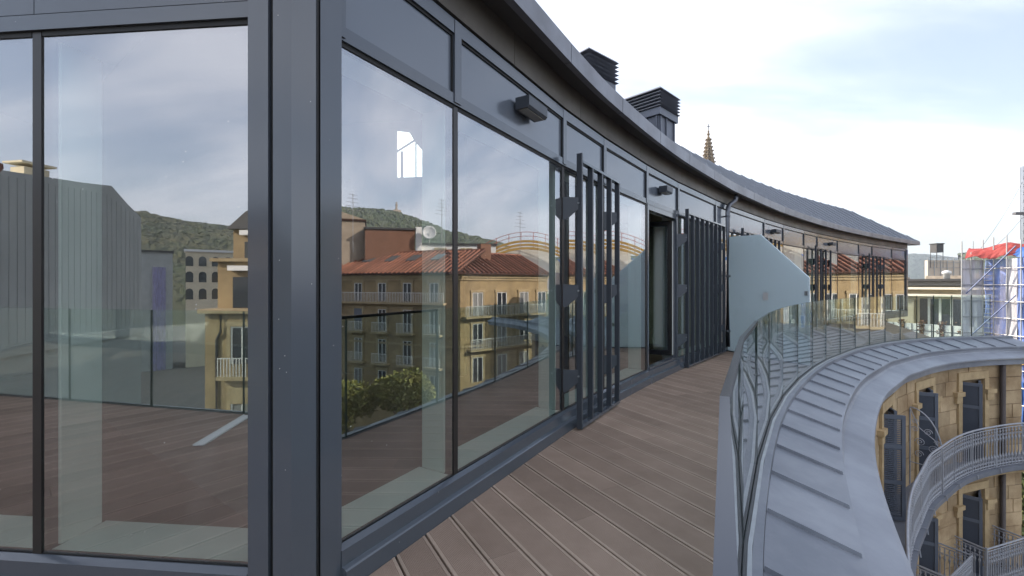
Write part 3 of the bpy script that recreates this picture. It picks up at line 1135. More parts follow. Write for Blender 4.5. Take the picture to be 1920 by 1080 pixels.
wall_lamp(1, 0.53, 'box shaped wall lamp nearest the viewer above the large front window', 0.30, 2.70)
wall_lamp(4, 0.42, 'box shaped wall lamp above the open glass door', 0.24, 2.71)
wall_lamp(8, 0.45, 'box shaped wall lamp behind the pale blue privacy panel', 0.40, 2.71)
wall_lamp(11, 0.60, 'farthest box shaped wall lamp near the end of the penthouse', 0.36, 2.71)


def small_things():
    # paper label stuck on the left window
    fr, L = frame(LEFT[3], LEFT[4])
    mb = MB()
    c = (0.535, 2.375)
    pts = []
    for k in range(4):
        a = R(20 + 90 * k)
        pts.append((c[0] + 0.030 * math.cos(a), c[1] + 0.034 * math.sin(a)))
    mb.prism(fr, pts, 0.0008, 0.002)
    tag(mb.build('paper_label', LABELM), 'small white paper label stuck high on the left window', 'label')
    # flat metal strip left lying on the boards
    fr, L = frame((-2.93, 0.30), (-3.18, -0.52))
    mb = MB(); mb.lbox(fr, 0, L, -0.045, 0.045, 0.002, 0.006)
    mb.lbox(fr, 0, L, -0.045, -0.041, 0.006, 0.016)
    mb.lbox(fr, 0, L, 0.041, 0.045, 0.006, 0.016)
    tag(mb.build('flat_strip', WHITE), 'pale flat strip lying on the deck by the railing, mirrored in the left window', 'strip')


small_things()

# ------------------------------------------------------------------ sandstone building below the terrace
SWP = Path(offset(catmull(RAIL[10:], 4), 0.66))
S_END = SWP.L - 0.05
stone_b = empty('stone_building', None, 'curved sandstone building with grey blue shutters below the zinc parapet', 'building')
WIN_T = [(-0.95, -2.85), (-3.62, -5.50), (-6.3, -8.15)]     # head and sill heights of the three storeys
W_S = [SWP.near((6.95, 8.02)), SWP.near((9.10, 9.62)), SWP.near((11.05, 10.53))]
HALF = 0.42


def stone_wall():
    backing = SWP.sub(0, S_END, 0.3)
    bands = []
    z_top, z_bot = -0.60, -10.0
    # masonry behind the ashlar, pierced by the windows
    cuts = sorted([(s - HALF, s + HALF) for s in W_S])
    last = 0.0
    for a, b in cuts + [(S_END, S_END)]:
        if a - last > 0.05:
            sweep(SWP.sub(last, a, 0.3), [(-0.45, z_bot), (-0.012, z_bot), (-0.012, z_top), (-0.45, z_top)]).build('wall', STONEB, stone_b)
        if b > a:
            zz = z_top
            for (zh, zs) in WIN_T:
                sweep(SWP.sub(a, b, 0.3), [(-0.45, zh), (-0.012, zh), (-0.012, zz), (-0.45, zz)]).build('wall', STONEB, stone_b)
                zz = zs
            sweep(SWP.sub(a, b, 0.3), [(-0.45, z_bot), (-0.012, z_bot), (-0.012, zz), (-0.45, zz)]).build('wall', STONEB, stone_b)
    rs = random.Random(5)
    z = z_top
    row = 0
    while z > z_bot + 0.3:
        ht = 0.335
        z0, z1 = z - ht, z
        segs = [(0.02, S_END)]
        for (zh, zs) in WIN_T:
            if z0 < zh - 0.02 and z1 > zs + 0.02:
                new = []
                for (a, b) in segs:
                    for w in W_S:
                        if a < w < b:
                            new.append((a, w - HALF - 0.15)); a = w + HALF + 0.15
                    new.append((a, b))
                segs = new
        for (a, b) in segs:
            s = a
            first = True
            while s < b - 0.02:
                ln = rs.uniform(0.5, 0.95)
                if first:
                    ln *= 0.35 + 0.5 * (row % 2)
                    first = False
                e = min(b, s + ln)
                if b - e < 0.16:
                    e = b
                if SWP.at(s)[0] > 5.2 or z < -3:
                    A, B = SWP.at(s + 0.004), SWP.at(e - 0.004)
                    fr, L = frame(A, B)
                    mb = MB()
                    o = rs.uniform(0.0, 0.012)
                    c = 0.006
                    P = [(0, -0.03), (L, -0.03)]
                    At, t, n = fr
                    def Q(u, oo, zz):
                        return (At[0] + t[0] * u + n[0] * oo, At[1] + t[1] * u + n[1] * oo, zz)
                    # bevelled face
                    mb.hexa([Q(0, -0.02, z0 + 0.004), Q(L, -0.02, z0 + 0.004), Q(L, -0.02, z1 - 0.004), Q(0, -0.02, z1 - 0.004),
                             Q(c, o, z0 + 0.004 + c), Q(L - c, o, z0 + 0.004 + c), Q(L - c, o, z1 - 0.004 - c), Q(c, o, z1 - 0.004 - c)])
                    mb.build('stone', STONE, stone_b)
                s = e
        z -= ht
        row += 1
    # cornice under the zinc and string courses
    sweep(SWP.sub(0, SWP.L, 0.3), [(-0.05, -0.60), (0.03, -0.60), (0.05, -0.54), (0.13, -0.50), (0.145, -0.461), (-0.05, -0.461)]).build('cornice', STONEM, stone_b)
    # end wall turning the corner
    E0 = SWP.at(S_END)
    t = SWP.tan(S_END)
    n = np.array([t[1], -t[0]])
    fr, L = frame(E0 + t * 0.0 - n * 0.02, E0 - n * 7)
    mb = MB(); mb.lbox(fr, 0, L, -0.2, -0.02, z_bot - 7, -0.5)
    mb.build('end_wall', STONE, stone_b)
    # pilaster strips flanking the windows
    for w in W_S:
        for sgn in (-1, 1):
            for (zh, zs) in WIN_T[:2]:
                c = w + sgn * (HALF + 0.075)
                fr = SWP.fr(c)
                mb = MB(); mb.lbox(fr, -0.07, 0.07, -0.03, 0.045, zs, zh + 0.02)
                mb.build('window_jamb', STONEM, stone_b)
                mb = MB()
                fr2 = SWP.fr(w + sgn * (HALF + 0.16))
                mb.lbox(fr2, -0.15, 0.15, -0.02, 0.10, zh - 0.34, zh - 0.24)
                mb.lbox(fr2, -0.11, 0.11, -0.02, 0.07, zh - 0.50, zh - 0.341)
                mb.build('corbel', STONEM, stone_b)
        for (zh, zs) in WIN_T:
            fr = SWP.fr(w)
            mb = MB(); mb.lbox(fr, -HALF - 0.15, HALF + 0.15, -0.03, 0.05, zh + 0.021, zh + 0.20)
            mb.build('lintel', STONEM, stone_b)
    # rain pipe on the facade
    fr = SWP.fr(SWP.near((11.95, 10.75)))
    p = fr[0] + fr[2] * 0.08
    mb = MB(); mb.tube([(p[0], p[1], -0.5), (p[0], p[1], -17)], 0.055, 10)
    mb.build('rain_pipe', mat('brown_pipe', (0.07, 0.055, 0.05), 0.5, 0.2, var=0.4, vscale=4), stone_b, smooth=True)


stone_wall()


def shutter_leaf(parent, hinge, ang, width, z0, z1, fr, louvers=False):
    """panelled leaf: stiles, rails and slats in one part with the panels sunk"""
    A, t, n = fr
    d = t * math.cos(ang) + n * math.sin(ang)
    lf, L = frame(hinge, hinge + d * width)
    th = 0.022
    o = empty('shutter', parent)
    mb = MB()
    st = 0.055
    mids = [z0 + (z1 - z0) * q for q in (0.34, 0.68)]
    mb.lbox(lf, 0, st, -th, th, z0, z1)
    mb.lbox(lf, L - st, L, -th, th, z0, z1)
    for z in [z0] + mids + [z1 - 0.07]:
        mb.lbox(lf, st + 0.001, L - st - 0.001, -th * 0.96, th * 0.96, z, z + 0.07)
    mb.build('leaf_frame', SHUT, o)
    if louvers:
        zs = z0 + 0.08
        mb = MB()
        while zs < z1 - 0.08:
            mb.lbox(lf, st, L - st, -0.012, 0.012, zs, zs + 0.018)
            zs += 0.034
        mb.build('louvers', SHUT, o)
    else:
        mb = MB(); mb.lbox(lf, st, L - st, -0.004, 0.004, z0 + 0.02, z1 - 0.02)
        mb.build('leaf_panel', SHUTP, o)


def stone_windows():
    for wi, w in enumerate(W_S):
        for fi, (zh, zs) in enumerate(WIN_T):
            fr = SWP.fr(w)
            e = empty('window', stone_b)
            mb = MB()
            mb.lbox(fr, -HALF, HALF, -0.30, -0.26, zs, zh)
            mb.build('pane', DARKGLASS, e)
            mb = MB()
            for (a, b) in ((-HALF, -HALF + 0.06), (-0.035, 0.035), (HALF - 0.06, HALF)):
                mb.lbox(fr, a, b, -0.259, -0.20, zs, zh)
            mb.lbox(fr, -HALF, HALF, -0.258, -0.205, zh - 0.07, zh)
            mb.lbox(fr, -HALF, HALF, -0.258, -0.205, zs, zs + 0.12)
            mb.build('frame', SHUT, e)
            A, t, n = fr
            hr = A + t * (HALF - 0.01) - n * 0.06
            hl = A - t * (HALF - 0.01) - n * 0.06
            shutter_leaf(e, hr, R(152), HALF * 0.98, zs + 0.02, zh - 0.02, fr, louvers=(wi == 0))
            shutter_leaf(e, hl, R(60), HALF * 0.98, zs + 0.02, zh - 0.02, fr, louvers=(wi == 0))


stone_windows()

# ---- wrought iron balconies
BAL_PROF = [(0.010, 0.0), (0.010, 0.05), (0.022, 0.06), (0.010, 0.075), (0.009, 0.16), (0.017, 0.20), (0.022, 0.23), (0.016, 0.26),
            (0.008, 0.30), (0.0075, 0.55), (0.014, 0.60), (0.021, 0.63), (0.014, 0.66), (0.008, 0.70), (0.008, 0.78), (0.018, 0.80), (0.010, 0.82), (0.010, 0.87)]


def balus_mesh():
    mb = MB()
    mb.lathe((0, 0, 0), [(r * 1.2, z) for (r, z) in BAL_PROF], 6)
    for sg in (-1, 1):     # little scrolls left and right of the spindle
        pts = []
        for k in range(8):
            a = k / 7 * 1.6 * math.pi
            r = 0.026 * (1 - 0.08 * k)
            pts.append((sg * (0.012 + r - r * math.cos(a)), 0, 0.72 + r * math.sin(a)))
        mb.tube(pts, 0.0065, 4)
        pts = [(p[0], 0, 0.30 - p[2] + 0.56) for p in pts]
        mb.tube(pts, 0.0065, 4)
    return mb.mesh('baluster', IRON)


BALM = balus_mesh()


def place_balusters(parent, path, z, step, mesh=BALM):
    p = Path(path)
    k = max(1, int(round(p.L / step)))
    for i in range(k + 1):
        s = p.L * i / k
        A, t, n = p.fr(s)
        o = link('baluster', mesh, parent)
        o.location = (A[0], A[1], z)
        o.rotation_euler = (0, 0, math.atan2(t[1], t[0]))


def long_balcony():
    g = empty('long_balcony', None, 'long curved balcony with ornate grey iron balusters on the sandstone facade', 'balcony')
    zf = -2.85
    sp = SWP.sub(0.6, S_END + 0.25, 0.3)
    sweep(sp, [(-0.02, zf - 0.17), (0.46, zf - 0.17), (0.55, zf - 0.12), (0.57, zf - 0.10), (0.57, zf), (-0.02, zf)]).build('slab', ZSLAB, g)
    sweep(sp, [(-0.02, zf - 0.25), (0.40, zf - 0.25), (0.43, zf - 0.172), (-0.02, zf - 0.172)]).build('slab_moulding', STONEM, g)
    rp = offset(sp, 0.50)
    place_balusters(g, rp, zf + 0.02, 0.108)
    for (z, r) in ((zf + 0.95, 0.02), (zf + 0.89, 0.011), (zf + 0.075, 0.010), (zf + 0.02, 0.008)):
        mb = MB(); mb.tube([(q[0], q[1], z) for q in rp], r, 6)
        mb.build('rail', IRON, g, smooth=True)
    pp = Path(rp)
    s = 0.4
    while s < pp.L:
        A, t, n = pp.fr(s)
        mb = MB(); mb.lbox((A, t, n), -0.014, 0.014, -0.014, 0.014, zf, zf + 0.945)
        mb.build('rail_post', IRON, g)
        mb = MB(); mb.tube([(A[0], A[1], zf + 0.02), (A[0] + n[0] * 0.09, A[1] + n[1] * 0.09, zf + 0.03), (A[0] + n[0] * 0.10, A[1] + n[1] * 0.10, zf - 0.07)], 0.010, 5)
        mb.build('anchor', IRON, g)
        s += 0.95
    # fan shaped iron divider standing between wall and rail
    s = SWP.near((8.35, 9.10))
    A, t, n = SWP.fr(s)
    div = empty('divider', g)
    def P(o, z):
        return (A[0] + n[0] * o, A[1] + n[1] * o, z)
    zb = zf + 0.60
    mb = MB()
    mb.tube([P(0.02, zf + 0.02), P(0.02, zf + 1.62)], 0.012, 6)
    arc = [P(0.02 + 0.50 * math.sin(a), zf + 0.72 + 0.92 * math.cos(a)) for a in np.linspace(0, math.pi / 2, 14)]
    mb.tube(arc + [P(0.52, zf + 0.4), P(0.52, zf + 0.02)], 0.012, 6)
    mb.tube([P(0.02, zf + 0.50), P(0.52, zf + 0.50)], 0.010, 5)
    mb.tube([P(0.02, zf + 1.62), P(0.16, zf + 1.25), P(0.40, zf + 1.05), P(0.52, zf + 0.80)], 0.009, 5)
    mb.build('divider_frame', IRON, div)
    for (o, z, r, sg) in ((0.10, 1.36, 0.055, 1), (0.10, 1.20, 0.06, -1), (0.30, 1.18, 0.07, 1), (0.18, 0.95, 0.085, -1), (0.38, 0.85, 0.085, 1), (0.16, 0.70, 0.075, 1), (0.36, 0.62, 0.06, -1), (0.44, 1.0, 0.05, -1)):
        pts = []
        for k in range(22):
            a = k / 21 * 3.6 * math.pi
            rr = r * (1 - 0.85 * k / 21)
            pts.append(P(o + sg * rr * math.cos(a), zf + z + rr * math.sin(a)))
        mb = MB(); mb.tube(pts, 0.007, 4)
        mb.build('scroll', IRON, div)


long_balcony()


def small_balcony(w, zf, label, half=0.72, dep=0.60):
    g = empty('small_balcony', None, label, 'balcony', 'small iron balconies on the sandstone facade')
    fr = SWP.fr(w)
    A, t, n = fr
    mb = MB(); mb.lbox(fr, -half - 0.06, half + 0.06, -0.02, dep + 0.06, zf - 0.14, zf)
    mb.lbox(fr, -half, half, -0.02, dep, zf - 0.22, zf - 0.141)
    mb.build('slab', ZSHELF, g)
    def P(u, o):
        return A + t * u + n * o
    for a, b in ((P(-half, 0.05), P(-half, dep)), (P(-half, dep), P(half, dep)), (P(half, dep), P(half, 0.05))):
        place_balusters(g, np.array([a + (b - a) * 0.06, b - (b - a) * 0.06]), zf + 0.02, 0.085)
        for (z, r) in ((zf + 0.95, 0.018), (zf + 0.89, 0.010), (zf + 0.07, 0.009)):
            mb = MB(); mb.tube([(a[0], a[1], z), (b[0], b[1], z)], r, 6)
            mb.build('rail', IRON, g)
    for q in (P(-half, dep), P(half, dep)):
        mb = MB(); mb.lbox((q, t, n), -0.016, 0.016, -0.016, 0.016, zf, zf + 0.99)
        mb.build('rail_post', IRON, g)


small_balcony(W_S[2], -5.50, 'small iron balcony below the long one, right hand of the two')
small_balcony(W_S[1], -5.50, 'small iron balcony below the long one, left hand of the two, cut by the frame')

# ------------------------------------------------------------------ the town around
TILE = mat('terracotta', (0.27, 0.112, 0.068), 0.85, var=0.9, vscale=1.1, col2=(0.17, 0.075, 0.05), rnd=0.30)
TILED = mat('terracotta_base', (0.05, 0.02, 0.012), 0.9, var=0.5, vscale=4)
OCHRE = mat('ochre_stone', (0.36, 0.265, 0.135), 0.9, var=0.9, vscale=0.6, col2=(0.21, 0.155, 0.085), bump=0.3, bscale=3)
OCHREL = mat('ochre_trim', (0.43, 0.335, 0.19), 0.9, var=0.8, vscale=0.9, col2=(0.27, 0.21, 0.12))
WFRAME = mat('window_white', (0.66, 0.66, 0.64), 0.5)
GREYW = mat('grey_render', (0.45, 0.47, 0.44), 0.85, var=0.6, vscale=0.7, col2=(0.32, 0.34, 0.32))
BROWNW = mat('brown_render', (0.21, 0.105, 0.065), 0.85, var=0.4, vscale=1)
TANW = mat('tan_render', (0.36, 0.30, 0.23), 0.9, var=0.6, vscale=0.8, col2=(0.25, 0.2, 0.15))
CREAMW = mat('cream_render', (0.74, 0.65, 0.46), 0.85, var=0.4, vscale=0.8, col2=(0.52, 0.46, 0.34))
SLATE = mat('slate_roof', (0.060, 0.058, 0.058), 0.6, var=0.4, vscale=2)
YELLOW = mat('yellow_board', (0.48, 0.30, 0.08), 0.7, var=0.5, vscale=2)
REDP = mat('red_tube', (0.42, 0.09, 0.06), 0.5)
STEEL = mat('galvanised_tube', (0.42, 0.42, 0.42), 0.45, 0.6, var=0.3, vscale=5)
BLUET = mat('blue_tube', (0.03, 0.06, 0.16), 0.45, 0.2)
REDT = mat('red_tarpaulin', (0.40, 0.06, 0.05), 0.6, var=0.4, vscale=1.5)
BLUETP = mat('blue_tarpaulin', (0.035, 0.13, 0.42), 0.55, var=0.4, vscale=1.5)


def net_mat(name, col, alpha):
    m = bpy.data.materials.new(name)
    m.use_nodes = True
    nt = m.node_tree
    n, l = nt.nodes, nt.links
    b = n['Principled BSDF']
    b.inputs['Base Color'].default_value = (*col, 1)
    b.inputs['Roughness'].default_value = 0.8
    tc = n.new('ShaderNodeTexCoord')
    nz = n.new('ShaderNodeTexNoise'); nz.inputs['Scale'].default_value = 1.6; nz.inputs['Detail'].default_value = 5
    mp = n.new('ShaderNodeMapping'); mp.inputs['Scale'].default_value = (2.2, 2.2, 0.35)
    l.new(tc.outputs['Object'], mp.inputs[0]); l.new(mp.outputs[0], nz.inputs['Vector'])
    mr = n.new('ShaderNodeMapRange')
    mr.inputs['From Min'].default_value = 0.35; mr.inputs['From Max'].default_value = 0.7
    mr.inputs['To Min'].default_value = alpha - 0.18; mr.inputs['To Max'].default_value = alpha + 0.18
    l.new(nz.outputs['Fac'], mr.inputs['Value'])
    l.new(mr.outputs[0], b.inputs['Alpha'])
    MATS[name] = m
    return m


NETB = net_mat('blue_net', (0.18, 0.27, 0.62), 0.80)
NETV = net_mat('violet_net', (0.36, 0.34, 0.56), 0.5)
NETW = net_mat('white_net', (0.74, 0.71, 0.74), 0.82)


CURT = mat('curtained_glass', (0.22, 0.22, 0.21), 0.15, var=0.5, vscale=4)
DUSK = mat('dim_glass', (0.05, 0.06, 0.07), 0.08, spec=0.8)


def win(parent, fr, u, w, z0, z1, proud=0.02, dark=DARKGLASS):
    e = empty('window', parent)
    q = random.random()
    mb = MB(); mb.lbox(fr, u - w / 2, u + w / 2, -0.05, proud, z0, z1)
    mb.build('pane', dark if q < 0.55 else (CURT if q < 0.8 else DUSK), e)
    if q > 0.72:
        mb = MB(); mb.lbox(fr, u - w / 2, u + w / 2, proud + 0.045, proud + 0.065, z0 + (z1 - z0) * random.uniform(0.35, 0.75), z1)
        mb.build('roller_blind', random.choice((SHUT, OCHREL, WFRAME)), e)
    mb = MB()
    for a in (u - w / 2, u - 0.04, u + w / 2 - 0.08):
        mb.lbox(fr, a, a + 0.08, proud, proud + 0.04, z0, z1)
    mb.lbox(fr, u - w / 2 + 0.08, u + w / 2 - 0.08, proud, proud + 0.035, z1 - 0.08, z1)
    mb.build('frame', WFRAME, e)
    mb = MB()
    mb.lbox(fr, u - w / 2 - 0.2, u - w / 2 - 0.002, -0.04, proud + 0.07, z0, z1)
    mb.build('surround', OCHREL, e)
    mb = MB(); mb.lbox(fr, u + w / 2 + 0.002, u + w / 2 + 0.2, -0.04, proud + 0.07, z0, z1)
    mb.build('surround', OCHREL, e)
    mb = MB(); mb.lbox(fr, u - w / 2 - 0.25, u + w / 2 + 0.25, -0.04, proud + 0.10, z1 + 0.002, z1 + 0.25)
    mb.build('lintel', OCHREL, e)
    return e


def town_balcony(parent, fr, u0, u1, z, dep=0.7, step=0.16):
    b = empty('balcony', parent)
    mb = MB(); mb.lbox(fr, u0, u1, -0.02, dep, z - 0.2, z)
    mb.build('slab', OCHREL, b)
    A, t, n = fr
    mb = MB()
    mb.lbox(fr, u0 + 0.03, u1 - 0.03, dep - 0.09, dep - 0.05, z + 0.93, z + 0.98)
    mb.build('rail', WFRAME, b)
    k = int((u1 - u0 - 0.1) / step)
    m = MB(); m.lbox(((0, 0), (1, 0), (0, -1)), -0.018, 0.018, -0.018, 0.018, 0.0, 0.93)
    me = m.mesh('baluster', WFRAME)
    for i in range(k + 1):
        u = u0 + 0.05 + (u1 - u0 - 0.1) * i / max(1, k)
        o = link('baluster', me, b)
        p = A + t * u + n * (dep - 0.07)
        o.location = (p[0], p[1], z)
    return b


def tiled_roof(parent, fr, L, dep, z0, z1, over=0.5, hip0=0.0, hip1=0.0, step=0.56):
    """pitched roof rising inward from the eave; tile rows are half round ridges"""
    A, t, n = fr
    def P(u, o, z):
        return (A[0] + t[0] * u + n[0] * o, A[1] + t[1] * u + n[1] * o, z)
    r = empty('roof', parent)
    mb = MB()
    mb.hexa([P(-over * (hip0 > 0), over, z0 - 0.12), P(L + over * (hip1 > 0), over, z0 - 0.12), P(L - hip1, -dep, z1 - 0.12), P(hip0, -dep, z1 - 0.12),
             P(-over * (hip0 > 0), over, z0), P(L + over * (hip1 > 0), over, z0), P(L - hip1, -dep, z1), P(hip0, -dep, z1)])
    mb.build('roof_slab', TILED, r)
    u = 0.1
    while u < L - 0.05:
        f0 = 1.0
        if hip0 > 0:
            f0 = min(f0, u / hip0)
        if hip1 > 0:
            f0 = min(f0, (L - u) / hip1)
        f0 = max(0.02, f0)
        mb = MB()
        mb.tube([P(u, over, z0 + 0.07), P(u, over + (-dep - over) * f0, z0 + 0.07 + (z1 - z0) * f0)], 0.105, 6)
        mb.build('tile_row', TILE, r)
        u += step
    mb = MB(); mb.tube([P(hip0, -dep, z1 + 0.05), P(L - hip1, -dep, z1 + 0.05)], 0.16, 6)
    mb.build('ridge_tiles', TILE, r)
    return r


def corner_building():
    C = np.array([36.3, 16.8])
    A2 = C + np.array([0.2, 0.98]) * 11.5
    B1 = C + np.array([0.80, -0.60]) * 19.0
    g = empty('corner_building', None, 'ochre corner house with terracotta roof and balconies mirrored in the near windows', 'building')
    f1, L1 = frame(C, B1)
    f2, L2 = frame(A2, C)
    back = C + np.array([14.0, 3.0])
    mb = MB(); mb.vprism([tuple(A2), tuple(A2 + np.array([12, 2])), tuple(B1 + np.array([9, 6])), tuple(B1), tuple(C)][::-1], GROUND, 2.35)
    mb.build('wall', OCHRE, g)
    for fr, L in ((f1, L1), (f2, L2)):
        for (z, h, o) in ((2.0, 0.36, 0.25), (1.75, 0.22, 0.12), (-4.75, 0.18, 0.08)):
            mb = MB(); mb.lbox(fr, 0.02, L - 0.02, -0.05, o, z, z + h)
            mb.build('cornice', OCHREL, g)
    for u in (2.0, 5.2, 8.4, 11.6, 14.6):
        for (z0, z1) in ((-0.35, 1.5), (-3.4, -1.2), (-6.6, -4.3), (-9.8, -7.5)):
            win(g, f1, u, 1.05, z0, z1)
    town_balcony(g, f1, 0.6, L1 - 0.3, -0.45, 0.6, 0.2)
    for u in (2.0, 5.2, 8.4, 11.6):
        town_balcony(g, f1, u - 1.0, u + 1.0, -3.5, 0.6)
        town_balcony(g, f1, u - 1.0, u + 1.0, -6.7, 0.6)
    for u in (L2 - 2.0, L2 - 5.0, L2 - 8.0, L2 - 10.6):
        for (z0, z1) in ((-1.7, 0.55), (-4.9, -2.5), (-8.2, -5.8)):
            win(g, f2, u, 1.25, z0, z1)
    town_balcony(g, f2, 0.3, L2 - 0.2, -1.75, 0.7, 0.2)
    town_balcony(g, f2, 1.5, L2 - 0.8, -4.95, 0.7, 0.2)
    tiled_roof(g, f1, L1, 5.0, 2.42, 4.95, 0.55, 0.0, 0.0)
    tiled_roof(g, f2, L2, 4.6, 2.42, 4.75, 0.55, 0.0, 2.4)
    for u in (3.0, 6.1, 9.0, 12.2):
        A, t, n = f1
        def P(uu, o):
            z = 2.42 + (0.55 - o) / 5.55 * 2.53
            return (A[0] + t[0] * uu + n[0] * o, A[1] + t[1] * uu + n[1] * o, z + 0.12)
        mb = MB(); mb.hexa([P(u, -2.3), P(u + 1.1, -2.3), P(u + 1.1, -3.7), P(u, -3.7)] + [tuple(np.array(q) + (0, 0, 0.1)) for q in (P(u, -2.3), P(u + 1.1, -2.3), P(u + 1.1, -3.7), P(u, -3.7))])
        mb.build('roof_window', mat('skylight', (0.10, 0.12, 0.13), 0.15), g)
    mb = MB(); p = A2 * 0.45 + C * 0.55 + np.array([3.4, -0.6])
    mb.box(p[0] - 0.5, p[0] + 0.5, p[1] - 0.6, p[1] + 0.6, 3.6, 5.7)
    mb.build('chimney', BROWNW, g)


corner_building()


def back_blocks():
    def block(name, label, P, Q, dep, z1, m, cap=None, roofm=SLATE):
        g = empty(name, None, label, 'building')
        fr, L = frame(P, Q)
        mb = MB(); mb.lbox(fr, 0, L, -dep, 0, GROUND, z1)
        mb.build('wall', m, g)
        mb = MB(); mb.lbox(fr, -0.15, L + 0.15, -dep - 0.1, 0.15, z1 + 0.002, z1 + 0.22)
        mb.build('roof', roofm, g)
        return g, fr, L
    g, fr, L = block('brown_block', 'brown flat roofed house rising behind the terracotta roof, in the mirror', (46.9, 16.3), (48.3, 11.0), 6, 7.6, BROWNW)
    mb = MB(); mb.lbox(fr, -0.8, -0.1, -1.2, 0.05, 3, 8.0)
    mb.build('chimney', WHITE, g)
    g, fr, L = block('tan_block', 'tan gabled house end behind the terracotta roof, mirrored beside the brown house', (49.5, 11.2), (50.8, 4.5), 8, 8.6, TANW, roofm=TILED)
    mb = MB(); mb.prism(fr, [(0, 8.83), (L, 8.83), (L * 0.5, 9.9)], -8, 0)
    mb.build('gable', TANW, g)
    g, fr, L = block('white_annex', 'low white rooftop annex right of the brown house in the mirror', (44.5, 24.5), (47.5, 17.2), 4, 6.0, WHITE)
    for u in (1.5, 3.5, 5.6):
        win(g, fr, u, 0.9, 4.2, 5.4)
    # satellite dish on a post
    d = empty('satellite_dish', None, 'round grey satellite dish on the roof beside the brown house', 'dish')
    c = np.array([45.6, 17.6, 7.3])
    mb = MB(); mb.tube([(c[0], c[1], 5.9), tuple(c)], 0.05, 6)
    mb.build('post', STEEL, d)
    mb = MB()
    k = len(mb.v)
    ax = Vector((-0.9, -0.35, 0.25)).normalized()
    a1 = ax.cross(Vector((0, 0, 1))).normalized(); a2 = ax.cross(a1)
    rings = [(0.05, -0.16), (0.35, -0.12), (0.62, -0.04), (0.78, 0.06), (0.80, 0.03), (0.6, -0.09), (0.3, -0.17)]
    for (r, h) in rings:
        for q in range(20):
            an = 2 * math.pi * q / 20
            p = Vector(c) + ax * h + a1 * (r * math.cos(an)) + a2 * (r * math.sin(an))
            mb.v.append(tuple(p))
    for i in range(len(rings) - 1):
        for q in range(20):
            q2 = (q + 1) % 20
            mb.f.append((i * 20 + q, i * 20 + q2, i * 20 + 20 + q2, i * 20 + 20 + q)); mb.mi.append(0)
    mb.build('bowl', mat('dish_grey', (0.5, 0.5, 0.5), 0.5), d, smooth=True)
    # tv aerials
    for (x, y, z, h, lb) in ((47.6, 9.6, 7.9, 3.4, 'tall bent television aerial above the tan gabled house'), (46.4, 19.4, 6.2, 5.2, 'thin television aerial on the white annex roof'),
                             (43.0, 27.0, 6.0, 4.0, 'thin television aerial left of the yellow scaffold roof')):
        a = empty('roof_aerial', None, lb, 'aerial', 'television aerials on the far roofs')
        mb = MB(); mb.tube([(x, y, z - 3), (x, y, z + h)], 0.035, 5)
        mb.build('mast', STEEL, a)
        for k in range(5):
            zz = z + h - 0.1 - 0.42 * k
            w = 0.45 + 0.12 * k
            mb = MB(); mb.tube([(x - w * 0.3, y - w, zz), (x + w * 0.3, y + w, zz)], 0.022, 4)
            mb.build('rod', STEEL, a)


back_blocks()


def scaffold_roof():
    g = empty('scaffold_roof', None, 'arched temporary roof of yellow boards with red tube rails, mirrored behind the corner house', 'scaffold')
    fr, L = frame((45.8, 38.2), (52.6, 24.8))
    A, t, n = fr
    def P(u, o, z):
        return (A[0] + t[0] * u + n[0] * o, A[1] + t[1] * u + n[1] * o, z)
    def arch(u):
        q = (u / L - 0.5) * 2
        return 4.5 + 2.9 * math.cos(q * math.pi / 2) ** 0.85
    mb = MB(); mb.lbox(fr, L * 0.25, L * 0.8, -3.0, -1.0, 0, 6.6)
    mb.build('wall', WHITE, g)
    mb = MB(); mb.lbox(fr, L * 0.02, L * 0.98, -4.0, -1.6, 0, 4.7)
    mb.build('wall', GREYW, g)
    us = np.linspace(0.02, L - 0.02, 19)
    for k in range(3):
        for a, b in zip(us[:-1], us[1:]):
            za, zb = arch(a) - 0.5 * k, arch(b) - 0.5 * k
            o = 0.2 * k
            mb = MB()
            mb.hexa([P(a, o, za - 0.30), P(b, o, zb - 0.30), P(b, o + 0.35, zb - 0.30), P(a, o + 0.35, za - 0.30),
                     P(a, o, za), P(b, o, zb), P(b, o + 0.35, zb), P(a, o + 0.35, za)])
            mb.build('board', YELLOW, g)
    for u in us[::2]:
        mb = MB(); mb.tube([P(u, 0.3, arch(u) - 1.2), P(u, 0.3, arch(u) + 1.15)], 0.04, 5)
        mb.build('post', REDP, g)
    for h in (0.55, 1.1):
        mb = MB(); mb.tube([P(u, 0.3, arch(u) + h) for u in us], 0.035, 5)
        mb.build('guard_rail', REDP, g)


scaffold_roof()


